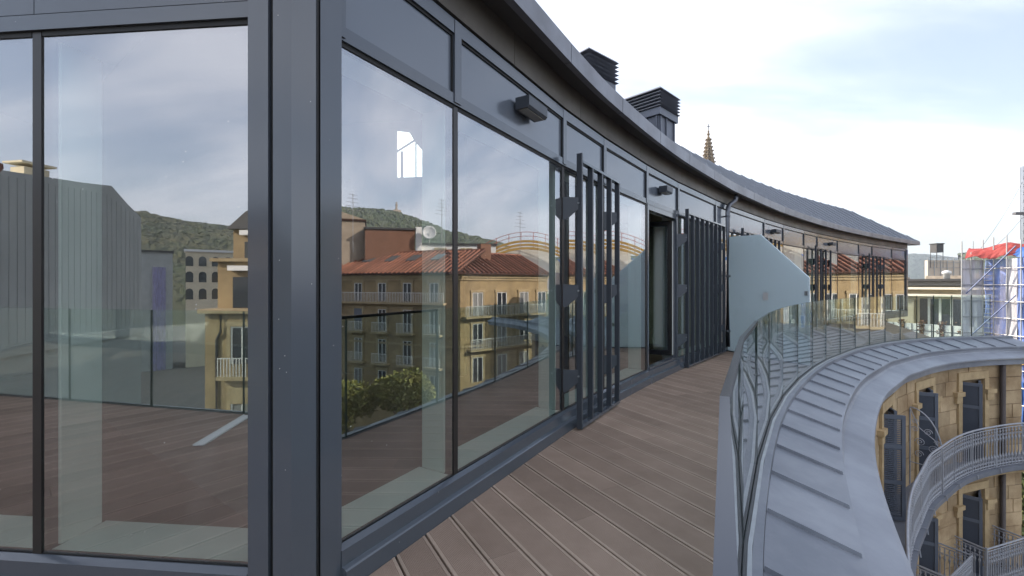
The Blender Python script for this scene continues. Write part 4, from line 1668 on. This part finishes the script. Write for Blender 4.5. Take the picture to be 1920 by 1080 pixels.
def grey_neighbour():
    g = empty('grey_neighbour', None, 'tall blank grey house wall with ribbed siding mirrored in the left window', 'building')
    fr, L = frame((-10.72, -5.55), (-8.95, -1.55))
    A, t, n = fr
    mb = MB()
    mb.prism(fr, [(0, GROUND), (L, GROUND), (L, 3.15), (2.0, 3.42), (1.1, 3.55), (0.55, 3.25), (0, 3.0)], -5.0, 0.0)
    mb.build('wall', GREYW, g)
    u = 0.12
    k = 0
    while u < L - 0.05:
        mb = MB()
        zt = 3.0 + 0.35 * min(1, u / 1.1)
        if u > 1.1:
            zt = 3.4 - 0.25 * (u - 1.1) / (L - 1.1)
        mb.lbox(fr, u, u + 0.02, -0.01, 0.007, 0.35, zt - 0.06)
        mb.build('siding_rib', GREYW, g)
        u += 0.16
    mb = MB(); mb.lbox(fr, 0.0, L, -0.02, 0.06, 0.15, 0.32)
    mb.build('siding_sill', GREYW, g)
    # tile edge along the top
    u = 4.0
    while u < L:
        zt = 3.45 - 0.27 * (u - 1.1) / (L - 1.1)
        p0 = A + t * u + n * 0.12; p1 = A + t * u - n * 1.4
        mb = MB(); mb.tube([(p0[0], p0[1], zt), (p1[0], p1[1], zt + 0.5)], 0.085, 6)
        mb.build('tile_row', TILE, g)
        u += 0.22
    for (u, z) in ((0.75, 3.5), (1.5, 3.75)):
        p = A + t * u - n * 1.2
        mb = MB(); mb.box(p[0] - 0.18, p[0] + 0.18, p[1] - 0.2, p[1] + 0.2, 2.5, z)
        mb.box(p[0] - 0.26, p[0] + 0.26, p[1] - 0.28, p[1] + 0.28, z + 0.06, z + 0.1)
        mb.build('chimney', CREAMW, g)


grey_neighbour()


def stepped_house():
    g = empty('stepped_house', None, 'sunlit ochre house with stepped back top floors and white awnings, in the left window mirror', 'building')
    B = np.array([-20.1, -16.5])
    A = B + np.array([0.98, -0.2]) * 9
    fr, L = frame(A, B)
    mb = MB(); mb.lbox(fr, 0, L, -9, 0, GROUND, -0.2)
    mb.build('wall', OCHRE, g)
    mb = MB(); mb.lbox(fr, -0.1, L + 0.2, -9, 0.3, -0.199, 0.02)
    mb.build('cornice', OCHREL, g)
    mb = MB(); mb.lbox(fr, 0, L - 0.15, -8, -0.8, 0.021, 2.6)
    mb.build('wall', OCHRE, g)
    mb = MB(); mb.lbox(fr, -0.1, L + 0.1, -8, -0.5, 2.601, 2.78)
    mb.build('cornice', OCHREL, g)
    mb = MB(); mb.lbox(fr, 0, L - 0.7, -7.5, -1.3, 2.781, 4.45)
    mb.build('wall', OCHRE, g)
    mb = MB(); mb.prism(fr, [(0, 4.451), (L - 0.5, 4.451), (L - 1.6, 5.45), (0, 5.45)], -7.6, -1.0)
    mb.build('roof', SLATE, g)
    for (u, w, z0, z1, o) in ((L - 1.75, 1.5, 0.05, 1.75, -0.78), (L - 4.8, 1.5, 0.05, 1.75, -0.78), (L - 2.0, 1.3, 2.8, 3.75, -1.28)):
        e = empty('window', g)
        mb = MB(); mb.lbox(fr, u - w / 2, u + w / 2, o - 0.1, o + 0.02, z0, z1)
        mb.build('pane', DARKGLASS, e)
        mb = MB(); mb.lbox(fr, u - w / 2 - 0.1, u + w / 2 + 0.1, o, o + 0.35, z1 + 0.35, z1 + 0.62)
        mb.build('awning', WHITE, e)
    for u in (L - 2.0, L - 5.0, L - 7.8):
        for (z0, z1) in ((-2.9, -0.9), (-6.2, -4.0)):
            win(g, fr, u, 1.2, z0, z1)
        town_balcony(g, fr, u - 1.1, u + 1.1, -3.5, 0.5)
        town_balcony(g, fr, u - 1.1, u + 1.1, -6.8, 0.5)
    mb = MB(); p = fr[0] + fr[1] * (L - 0.9) + fr[2] * 0.12
    mb.tube([(p[0], p[1], -0.3), (p[0], p[1], -1.2), (p[0] - 0.25, p[1], -1.6), (p[0] - 0.25, p[1], -14)], 0.07, 6)
    mb.build('rain_pipe', SLATE, g)


stepped_house()


def far_left():
    g = empty('arcade_house', None, 'cream house with rows of arched windows below the wooded hill, mirrored on the left', 'building')
    fr, L = frame((-80.0, -86.0), (-88.0, -77.8))
    mb = MB(); mb.lbox(fr, 0, L, -8, 0, GROUND, 8.6)
    mb.build('wall', CREAMW, g)
    mb = MB(); mb.lbox(fr, -0.3, L + 0.3, -8.3, 0.4, 8.61, 9.1)
    mb.build('cornice', WHITE, g)
    for (z0, z1) in ((5.4, 7.6), (1.8, 4.2), (-2, 0.4)):
        for u in np.arange(1.2, L, 2.4):
            mb = MB()
            pts = [(u - 0.7, z0), (u + 0.7, z0), (u + 0.7, z1 - 0.7)] + [(u + 0.7 * math.cos(a), z1 - 0.7 + 0.7 * math.sin(a)) for a in np.linspace(0.2, math.pi - 0.2, 7)] + [(u - 0.7, z1 - 0.7)]
            mb.prism(fr, pts, -0.1, 0.05)
            mb.build('arched_window', DARKGLASS, g)
    g = empty('wrapped_house', None, 'house wrapped in violet blue net below the wooded hill, mirrored on the left', 'building')
    fr, L = frame((-89.6, -76.2), (-93.4, -71.6))
    mb = MB(); mb.lbox(fr, 0, L, -10, 0, GROUND, 8.2)
    mb.build('wall', GREYW, g)
    mb = MB(); mb.lbox(fr, 1.2, 3.4, 0.4, 0.45, GROUND, 5.0)
    mb.build('net', NETV, g)
    mb = MB(); mb.lbox(fr, -0.2, L + 0.2, -10, 0.5, 8.21, 8.6)
    mb.build('roof', SLATE, g)


far_left()


def hill(name, arc, depth, seed, col, col2):
    """wooded ridge: arc is a list of (x,y,crest height)"""
    rs = np.random.default_rng(seed)
    arc = np.array(arc, float)
    n = 420
    q = np.linspace(0, len(arc) - 1, n)
    X = np.interp(q, np.arange(len(arc)), arc[:, 0]); Y = np.interp(q, np.arange(len(arc)), arc[:, 1]); Z = np.interp(q, np.arange(len(arc)), arc[:, 2])
    m = 64
    mb = MB()
    wob = np.convolve(rs.normal(0, 1, n + 40), np.ones(12) / 12, 'same')[20:20 + n]
    for i in range(n):
        d = np.array([X[i], Y[i]]); r = np.linalg.norm(d); d /= r
        for j in range(m):
            f = j / (m - 1)
            rr = r - depth * (1 - f) if j < m - 1 else r + depth * 0.3
            z = GROUND + (Z[i] - GROUND) * (math.sin(f * math.pi / 2) ** 0.9)
            z += (Z[i] - GROUND) * (rs.uniform(-0.016, 0.016) + 0.02 * wob[i]) * (0.35 + f)
            if j == m - 1:
                z = GROUND
            jx = rs.uniform(-1, 1) * depth / m * 0.4
            mb.v.append((d[0] * rr + jx, d[1] * rr - jx, z))
    for i in range(n - 1):
        for j in range(m - 1):
            mb.f.append((i * m + j, (i + 1) * m + j, (i + 1) * m + j + 1, i * m + j + 1)); mb.mi.append(0)
    o = mb.build(name, mat('wood_' + name, col, 0.95, var=0.9, vscale=0.045, col2=col2, bump=0.6, bscale=0.15), smooth=False)
    tag(o, kind='structure')


hill('hill_left', [(-620, -60, 60), (-500, -180, 62), (-430, -255, 60), (-395, -302, 59.6), (-386, -313, 61), (-372, -330, 57), (-347, -356, 54), (-328, -373, 52), (-250, -430, 45), (-120, -520, 40)], 260, 1, (0.055, 0.075, 0.03), (0.11, 0.10, 0.045))
hill('hill_right', [(600, -140, 80), (598, 0, 92), (592, 78, 96), (581, 139, 96), (570, 180, 84), (557, 216, 70), (538, 261, 58), (514, 306, 40), (490, 345, 36), (430, 420, 30)], 240, 2, (0.05, 0.075, 0.035), (0.09, 0.10, 0.05))
hill('hill_far', [(560, 1500, 30), (800, 1300, 52), (960, 1160, 68), (1010, 1100, 78), (1080, 1060, 64), (1180, 1000, 52), (1400, 800, 45)], 300, 3, (0.05, 0.075, 0.06), (0.07, 0.09, 0.08))


def hill_statue():
    g = empty('hilltop_monument', None, 'small monument with a standing figure on top of the wooded hill', 'monument')
    c = np.array([577.0, 147.0])
    mb = MB(); mb.box(c[0] - 5, c[0] + 5, c[1] - 5, c[1] + 5, 85, 99)
    mb.build('base', TANW, g)
    mb = MB(); mb.lathe((c[0], c[1], 99), [(2.6, 0), (2.1, 2), (1.3, 2.6), (1.4, 6), (1.7, 7.8), (0.8, 9.1), (0.9, 10.4), (0.2, 11.4)], 10)
    mb.build('figure', TANW, g)


hill_statue()


def spire():
    g = empty('church_spire', None, 'openwork gothic stone church spire with cross rising behind the roof', 'spire')
    cx, cy = 53.9, 120.0
    m = mat('spire_stone', (0.36, 0.27, 0.17), 0.85, var=0.6, vscale=0.8, col2=(0.2, 0.15, 0.1))
    zb, zt = 14.0 + EYE, 40.2 + EYE
    rb, rt = 4.6, 0.30
    def rad(z):
        return rb + (rt - rb) * (z - zb) / (zt - zb)
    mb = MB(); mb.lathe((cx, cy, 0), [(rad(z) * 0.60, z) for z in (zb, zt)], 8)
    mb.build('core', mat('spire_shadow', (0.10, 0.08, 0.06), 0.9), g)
    ribs = []
    for q in range(8):
        a = 2 * math.pi * q / 8 + 0.2
        mb = MB(); mb.tube([(cx + rad(z) * math.cos(a), cy + rad(z) * math.sin(a), z) for z in (zb, zt)], 0.26, 5, r_end=0.12)
        rib = mb.build('rib', m, g)
        z = zb + 12
        while z < zt - 0.5:
            r = rad(z) + 0.30
            mb = MB(); mb.lathe((cx + r * math.cos(a), cy + r * math.sin(a), z), [(0.05, -0.22), (0.24, 0.0), (0.2, 0.14), (0.05, 0.34)], 5)
            mb.build('crocket', m, rib)
            z += 1.05
    z = zb + 10
    k = 0
    while z < zt - 1:
        r = rad(z) * 0.98
        pts = [(cx + r * math.cos(a), cy + r * math.sin(a), z) for a in np.linspace(0.2, 0.2 + 2 * math.pi, 9)]
        mb = MB(); mb.tube(pts, 0.13, 4)
        for q in range(8):
            a = 2 * math.pi * q / 8 + 0.2
            b = a + math.pi / 8
            z2 = min(zt, z + 1.05)
            r2 = rad(z2) * 0.98
            mb.tube([(cx + r * math.cos(a), cy + r * math.sin(a), z), (cx + r2 * math.cos(b) * 0.96, cy + r2 * math.sin(b) * 0.96, z2 - 0.1)], 0.09, 4)
            mb.tube([(cx + r * math.cos(a + math.pi / 4), cy + r * math.sin(a + math.pi / 4), z), (cx + r2 * math.cos(b) * 0.96, cy + r2 * math.sin(b) * 0.96, z2 - 0.1)], 0.09, 4)
        o = mb.build('tracery_ring', m, g)
        z += 1.05
    mb = MB(); mb.lathe((cx, cy, zt), [(0.25, -0.3), (0.42, 0.0), (0.28, 0.3), (0.30, 0.7), (0.50, 0.95), (0.3, 1.2), (0.22, 1.5), (0.34, 1.7), (0.12, 2.0), (0.10, 2.3)], 8)
    mb.build('finial', m, g)
    zz = zt + 2.3
    mb = MB(); mb.box(cx - 0.08, cx + 0.08, cy - 0.06, cy + 0.06, zz, zz + 1.5)
    mb.box(cx - 0.42, cx + 0.42, cy - 0.055, cy + 0.055, zz + 0.7, zz + 0.86)
    mb.build('cross', GASKET, g)


spire()


def terrace_house():
    g = empty('terrace_house', None, 'sunlit cream house with awnings and white planters on its roof terrace beyond the railing', 'building')
    B0 = np.array([49.4, 48.0]); A0 = B0 - np.array([0.44, -0.9]) * 8.6
    fr, L = frame(A0, B0)
    A, t, nn = fr
    L += 2.5
    mb = MB(); mb.lbox(fr, 0, L, -9, 0, GROUND, -4.9)
    mb.build('wall', CREAMW, g)
    for (z, h, o) in ((-5.15, 0.25, 0.7), (-5.75, 0.35, 0.4), (-6.9, 0.2, 0.3), (-7.6, 0.12, 0.16)):
        mb = MB(); mb.lbox(fr, -0.1, L + 0.1, -0.05, o, z, z + h)
        mb.build('cornice', CREAMW, g)
    for k in range(14):
        mb = MB(); u = 0.3 + k * 0.78
        mb.lbox(fr, u, u + 0.3, 0.0, 0.34, -6.68, -6.2)
        mb.build('corbel', CREAMW, g)
    mb = MB(); mb.lbox(fr, 0, L, -9, -2.0, -4.899, 1.2)
    mb.build('wall', CREAMW, g)
    mb = MB(); mb.lbox(fr, -0.3, L + 0.3, -9, -0.5, 1.72, 1.98)
    mb.build('roof', SLATE, g)
    mb = MB(); mb.lbox(fr, -0.3, L + 0.3, -4, -1.2, 1.201, 1.70)
    mb.build('gutter_board', mat('lead_grey', (0.18, 0.18, 0.18), 0.6), g)
    for u in (4.6, 5.6, 6.6, 7.6, 8.6, 9.6):
        e = empty('window', g)
        mb = MB(); mb.lbox(fr, u - 0.38, u + 0.38, -2.2, -1.98, -3.9, -0.35)
        mb.build('pane', DARKGLASS, e)
        mb = MB(); mb.lbox(fr, u + 0.39, u + 0.61, -2.1, -1.9, -4.0, -0.2)
        mb.build('frame', WHITE, e)
    mb = MB(); mb.lbox(fr, 0.2, 3.9, -2.05, -1.3, -3.6, -0.5)
    mb.build('shed', mat('shed_beige', (0.52, 0.46, 0.34), 0.8, var=0.3, vscale=1), g)
    for (u0, u1, z, o) in ((1.6, L, 0.75, -0.4), (3.0, L, -0.05, -0.2)):
        mb = MB(); mb.lbox(fr, u0, u1, -2.0, o, z, z + 0.26)
        mb.build('awning', mat('awning_cream', (0.80, 0.74, 0.60), 0.7), g)
    # roof tiles of a lean-to left of the awnings
    mb = MB(); mb.lbox(fr, -0.2, 2.0, -2.0, -0.6, 0.15, 0.5)
    mb.build('lean_to_roof', TILE, g)
    n = 6
    for k in range(n):
        u = 0.2 + (L - 0.4) * k / n
        w = (L - 0.4) / n - 0.45
        mb = MB(); mb.lbox(fr, u, u + w, 0.1, 0.5, -4.75, -3.25)
        mb.build('planter', WHITE, g)
        mb = MB()
        mb.lbox(fr, u - 0.02, u + w + 0.02, 0.51, 0.54, -4.05, -3.98)
        mb.lbox(fr, u + w / 2 - 0.035, u + w / 2 + 0.035, 0.508, 0.538, -4.75, -3.25)
        mb.lbox(fr, u - 0.08, u - 0.005, 0.45, 0.54, -4.8, -3.1)
        mb.lbox(fr, u + w + 0.005, u + w + 0.08, 0.45, 0.54, -4.8, -3.1)
        mb.build('planter_lattice', FRAMED, g)
        lm = MB()
        rs = np.random.default_rng(40 + k)
        for q in range(260):
            c = A + t * (u + w + 0.22 + rs.normal(0, 0.2)) + nn * (0.4 + rs.normal(0, 0.15))
            z = rs.uniform(-4.9, -2.85)
            sz = rs.uniform(0.06, 0.12)
            d1 = rs.normal(0, 1, 3); d1 /= np.linalg.norm(d1)
            d2 = np.cross(d1, rs.normal(0, 1, 3)); d2 /= np.linalg.norm(d2)
            P0 = np.array([c[0], c[1], z])
            lm.quad(tuple(P0 - d1 * sz), tuple(P0 + d2 * sz), tuple(P0 + d1 * sz), tuple(P0 - d2 * sz))
        o = lm.build('climber', mat('red_leaves', (0.20, 0.075, 0.05), 0.8, var=0.7, vscale=6, col2=(0.09, 0.10, 0.03)), g)
        o['kind'] = 'stuff'
    for (u, o, w, h) in ((0.5, -3, 2.0, 0.25), (4.0, -4, 3.4, 0.4), (8.6, -3, 1.6, 0.6)):
        mb = MB(); mb.lbox(fr, u, u + w, o - 1, o, 1.981, 1.98 + h)
        mb.build('roof_upstand', mat('roof_rubble', (0.5, 0.42, 0.33), 0.9, var=0.8, vscale=2), g)
    d = A + t * 7.0 + nn * -1.0
    mb = MB(); mb.lathe((d[0], d[1], 1.99), [(0.3, 0), (0.3, 0.5), (0.42, 0.55), (0.42, 0.8), (0.1, 0.95)], 12)
    mb.build('roof_cowl', WHITE, g, smooth=True)


terrace_house()


def scaffold_tower():
    g = empty('scaffold', None, 'tube scaffold with blue and white netting at the right edge of the view', 'scaffold')
    b = empty('netted_building', None, 'pale building under repair inside the blue netted scaffold', 'building')
    mb = MB(); mb.box(30.9, 34.5, 26.1, 27.7, GROUND, 2.5)
    mb.build('wall', mat('pale_render', (0.55, 0.50, 0.47), 0.9, var=0.5, vscale=0.7), b)
    for (y) in (26.8,):
        for z in (-1.8, -5.0, -8.2):
            e = empty('window', b)
            mb = MB(); mb.box(30.85, 30.95, y - 0.5, y + 0.5, z, z + 1.9)
            mb.build('pane', DARKGLASS, e)
    X0, X1, Y0 = 28.85, 30.2, 28.0
    top = 2.92
    # netting panels
    def wavy(P, Q, z0, z1, m, seed, name='net'):
        rs = np.random.default_rng(seed)
        P = np.array(P); Q = np.array(Q)
        fr, L = frame(P, Q)
        nu, nz = 14, 26
        mb = MB()
        ph = rs.uniform(0, 6, 4)
        for i in range(nu + 1):
            for j in range(nz + 1):
                u = L * i / nu; z = z0 + (z1 - z0) * j / nz
                o = 0.035 * math.sin(u * 5 + ph[0]) + 0.05 * math.sin(z * 2.1 + ph[1]) * math.sin(u * 2 + ph[2]) + rs.uniform(-0.012, 0.012)
                p = fr[0] + fr[1] * u + fr[2] * o
                mb.v.append((p[0], p[1], z))
        for i in range(nu):
            for j in range(nz):
                a = i * (nz + 1) + j
                mb.f.append((a, a + nz + 1, a + nz + 2, a + 1)); mb.mi.append(0)
        return mb.build(name, m, g, smooth=True)
    wavy((X0, Y0 + 0.02), (X1 - 0.05, Y0 + 0.02), -16, top, NETW, 1)
    yy = [28.0, 27.45, 26.75, 26.2, 25.75]
    for k in range(len(yy) - 1):
        m = NETB if k in (0, 1, 3, 6) else NETW
        wavy((X1 + 0.05, yy[k]), (X1 + 0.05, yy[k + 1]), -16, top - (0.0 if k < 4 else 0.3), m, 10 + k)
    # a lower blue sheet
    wavy((X1 - 0.02, 27.0), (X1 - 0.02, 25.8), -13, -4.4, BLUETP, 33, 'hanging_sheet')
    verts = [(X0, Y0, 4.1), (X1, Y0, 4.2), (X1, Y0 - 0.62, 4.3), (X1, Y0 - 1.35, 4.35), (X1, Y0 - 2.1, 4.0), (X0 + 0.6, Y0 - 0.0, 3.4)]
    for (x, y, z) in verts:
        mb = MB(); mb.tube([(x - 0.05, y, GROUND), (x - 0.05, y, z)], 0.032, 6)
        mb.build('standard', STEEL, g)
    z = -15.0
    k = 0
    while z < 3.0:
        mb = MB(); mb.tube([(X0, Y0 - 0.05, z), (X1, Y0 - 0.05, z)], 0.028, 6)
        mb.build('ledger', STEEL, g)
        mb = MB(); mb.tube([(X1 - 0.09, Y0, z), (X1 - 0.09, 25.7, z)], 0.028, 6)
        mb.build('ledger', STEEL, g)
        z += 1.02
    for (zl) in (-3.4, -7.4, -11.4):
        mb = MB(); mb.box(X1 - 0.14, X1 + 0.0, 25.7, 26.9, zl, zl + 0.2)
        mb.build('toe_board', YELLOW, g)
    zz = -14.0
    while zz < 2:
        mb = MB(); mb.tube([(X1 - 0.13, Y0 - 1.9, zz + 2.9), (X0 + 0.1, Y0 - 0.1, zz)], 0.034, 6)
        mb.build('diagonal_brace', BLUET, g)
        zz += 2.95
    zz = -14
    while zz < 2.6:
        mb = MB(); mb.tube([(X1 - 0.12, Y0 - 0.12, zz), (X1 - 0.12, Y0 - 0.60, zz)], 0.022, 5)
        mb.build('ladder_rung', STEEL, g)
        zz += 0.30
    # tarpaulin thrown over the top lift
    def tarp(name, label, pts, m, seed):
        rs = np.random.default_rng(seed)
        nu, nv = 16, 10
        mb = MB()
        P = [np.array(p, float) for p in pts]
        for i in range(nu + 1):
            for j in range(nv + 1):
                a, c = i / nu, j / nv
                p = P[0] * (1 - a) * (1 - c) + P[1] * a * (1 - c) + P[2] * a * c + P[3] * (1 - a) * c
                p = p + np.array([0, 0, 0.35 * math.sin(a * math.pi) * math.sin(c * math.pi) + 0.10 * math.sin(a * 9 + c * 3) + rs.uniform(-0.05, 0.05)])
                mb.v.append(tuple(p))
        for i in range(nu):
            for j in range(nv):
                q = i * (nv + 1) + j
                mb.f.append((q, q + nv + 1, q + nv + 2, q + 1)); mb.mi.append(0)
        o = mb.build(name, m)
        sm = o.modifiers.new('thickness', 'SOLIDIFY'); sm.thickness = 0.02
        tag(o, label, 'tarpaulin', 'tarpaulins thrown over the scaffold top')
    tarp('tarpaulin', 'red tarpaulin thrown over the top of the scaffold', [(29.0, 28.0, 3.0), (30.35, 26.35, 3.05), (31.6, 25.9, 3.85), (30.6, 29.3, 3.75)], REDT, 1)
    tarp('tarpaulin', 'blue tarpaulin beside the red one on the scaffold top', [(30.25, 27.0, 3.0), (30.4, 25.0, 3.15), (31.4, 24.6, 3.75), (31.2, 26.6, 3.7)], BLUETP, 2)


scaffold_tower()


def roof_scaffold_far():
    g = empty('pale_hoarding', None, 'pale sheeted hoarding with scaffold poles on the roof behind the cream house', 'hoarding')
    fr, L = frame((63.2, 70.8), (73.2, 69.2))
    mb = MB(); mb.lbox(fr, 3.6, L, -0.6, 0, -10, 5.2)
    mb.build('sheeting', mat('peach_sheet', (0.62, 0.50, 0.38), 0.85, var=0.6, vscale=0.6, col2=(0.66, 0.62, 0.56)), g)
    for u in np.arange(3.6, L, 0.9):
        A, t, n = fr
        p = A + t * u + n * 0.06
        mb = MB(); mb.tube([(p[0], p[1], 1.0), (p[0], p[1], 5.6 + 1.3 * (int(u * 10) % 3))], 0.055, 5)
        mb.build('pole', STEEL, g)
    for z in (4.0, 4.8, 5.6):
        p = fr[0] + fr[1] * 3.6 + fr[2] * 0.1; q = fr[0] + fr[1] * L + fr[2] * 0.1
        mb = MB(); mb.tube([(p[0], p[1], z), (q[0], q[1], z)], 0.03, 5)
        mb.build('pole', STEEL, g)
    g = empty('roof_vent', None, 'small dark louvered roof vent on legs behind the cream house', 'vent')
    mb = MB(); mb.box(67.0, 68.1, 69, 70.1, 6.4, 7.7)
    mb.build('box', SLATE, g)
    mb = MB(); mb.box(66.9, 68.2, 68.9, 70.2, 7.71, 7.85)
    mb.build('lid', SLATE, g)
    for (x, y) in ((67.05, 69.05), (68.05, 69.05), (67.05, 70.05), (68.05, 70.05)):
        mb = MB(); mb.tube([(x, y, 4.0), (x, y, 6.4)], 0.04, 5)
        mb.build('leg', SLATE, g)


roof_scaffold_far()


def lattice_mast():
    g = empty('lattice_mast', None, 'thin lattice mast with cross arm and stay wires at the right edge', 'mast')
    x, y = 39.75, 34.0
    mm = mat('mast_steel', (0.10, 0.10, 0.11), 0.5, 0.4)
    for (dx, dy) in ((-0.14, -0.1), (0.14, -0.1), (0, 0.16)):
        mb = MB(); mb.tube([(x + dx, y + dy, -2), (x + dx, y + dy, 10.5)], 0.03, 5)
        mb.build('leg', mm, g)
    z = -1.5
    k = 0
    while z < 10:
        mb = MB(); mb.tube([(x - 0.14, y - 0.1, z), (x + 0.14, y - 0.1, z + 0.3)] if k % 2 else [(x + 0.14, y - 0.1, z), (x - 0.14, y - 0.1, z + 0.3)], 0.018, 4)
        mb.build('lacing', mm, g)
        z += 0.3; k += 1
    mb = MB(); mb.box(x - 0.75, x + 0.5, y - 0.15, y + 0.1, 6.75, 6.95)
    mb.build('cross_arm', mm, g)
    for (a, b) in (((x, y, 9.4), (35.6, 33.2, 4.1)), ((x, y, 6.6), (35.0, 32.6, 3.4))):
        a = np.array(a); c = np.array(b)
        pts = [tuple(a + (c - a) * q - np.array([0, 0, 0.25 * math.sin(q * math.pi)])) for q in np.linspace(0, 1, 8)]
        mb = MB(); mb.tube(pts, 0.014, 4)
        mb.build('stay_wire', mm, g)


lattice_mast()


def tree(label, c, rad, seed, cols, leaves=6500, size=0.16):
    g = empty('street_tree', None, label, 'tree', 'street trees')
    rs = np.random.default_rng(seed)
    bark = mat('bark', (0.12, 0.09, 0.065), 0.9, var=0.6, vscale=3)
    c = np.array(c, float)
    mb = MB()
    mb.tube([(c[0], c[1], GROUND), (c[0] + 0.1, c[1], GROUND + 3), (c[0], c[1] + 0.1, c[2] - rad * 0.3)], 0.30, 8, r_end=0.14)
    mb.build('trunk', bark, g)
    cl = []
    for k in range(12):
        d = rs.normal(0, 1, 3); d /= np.linalg.norm(d); d[2] = abs(d[2]) * 0.7 - 0.15
        e = c + d * rad * rs.uniform(0.45, 0.85)
        s0 = np.array([c[0], c[1], c[2] - rad * (0.3 + 0.5 * rs.random())])
        mb = MB(); mb.tube([tuple(s0), tuple((s0 + e) / 2 + rs.normal(0, 0.15, 3)), tuple(e)], 0.08, 5, r_end=0.02)
        mb.build('limb', bark, g)
        cl.append((e, rad * rs.uniform(0.28, 0.5)))
    n = leaves
    idx = rs.integers(0, len(cl), n)
    cen = np.array([q[0] for q in cl])[idx]; rr = np.array([q[1] for q in cl])[idx]
    dv = rs.normal(0, 1, (n, 3)); dv /= np.linalg.norm(dv, axis=1)[:, None]
    pos = cen + dv * (rr * rs.random(n) ** 0.4)[:, None]
    a = rs.normal(0, 1, (n, 3)); a /= np.linalg.norm(a, axis=1)[:, None]
    b = np.cross(a, rs.normal(0, 1, (n, 3))); b /= np.linalg.norm(b, axis=1)[:, None]
    s = size * rs.uniform(0.6, 1.3, n)[:, None]
    v = np.stack([pos - a * s, pos + b * s * 0.5, pos + a * s, pos - b * s * 0.5], 1).reshape(-1, 3)
    me = bpy.data.meshes.new('crown')
    me.from_pydata(v.tolist(), [], np.arange(n * 4).reshape(-1, 4).tolist())
    me.materials.append(mat('leaves_%d' % seed, cols[0], 0.6, var=1.0, vscale=1.5, col2=cols[1]))
    o = link('crown', me, g)
    o['kind'] = 'stuff'


tree('dark leafy tree below the right end of the sandstone facade', (19.6, 15.6, -8.2), 2.6, 1, ((0.05, 0.075, 0.02), (0.14, 0.13, 0.03)), 8000, 0.14)
tree('small leafy tree below the right end of the facade, half hidden', (22.5, 18.0, -7.6), 2.6, 4, ((0.045, 0.07, 0.02), (0.10, 0.11, 0.03)), 5000, 0.15)
tree('yellow green street tree mirrored low in the second window', (30.2, 10.4, -7.2), 2.8, 2, ((0.16, 0.17, 0.045), (0.28, 0.24, 0.07)), 6000, 0.17)
tree('yellow green street tree mirrored low beside the corner post', (30.9, 6.6, -7.8), 2.8, 3, ((0.15, 0.16, 0.04), (0.26, 0.22, 0.06)), 6000, 0.17)


# ------------------------------------------------------------------ the air over the town
def haze():
    m = bpy.data.materials.new('haze_air')
    m.use_nodes = True
    n, l = m.node_tree.nodes, m.node_tree.links
    n.remove(n['Principled BSDF'])
    m.cycles.homogeneous_volume = True
    v = n.new('ShaderNodeVolumePrincipled')
    v.inputs['Color'].default_value = (0.80, 0.88, 1.0, 1)
    v.inputs['Density'].default_value = 0.00030
    l.new(v.outputs[0], n['Material Output'].inputs['Volume'])
    mb = MB(); mb.box(-4100, 4100, -4100, 4100, GROUND - 1, 130)
    tag(mb.build('haze', m), kind='stuff')


haze()
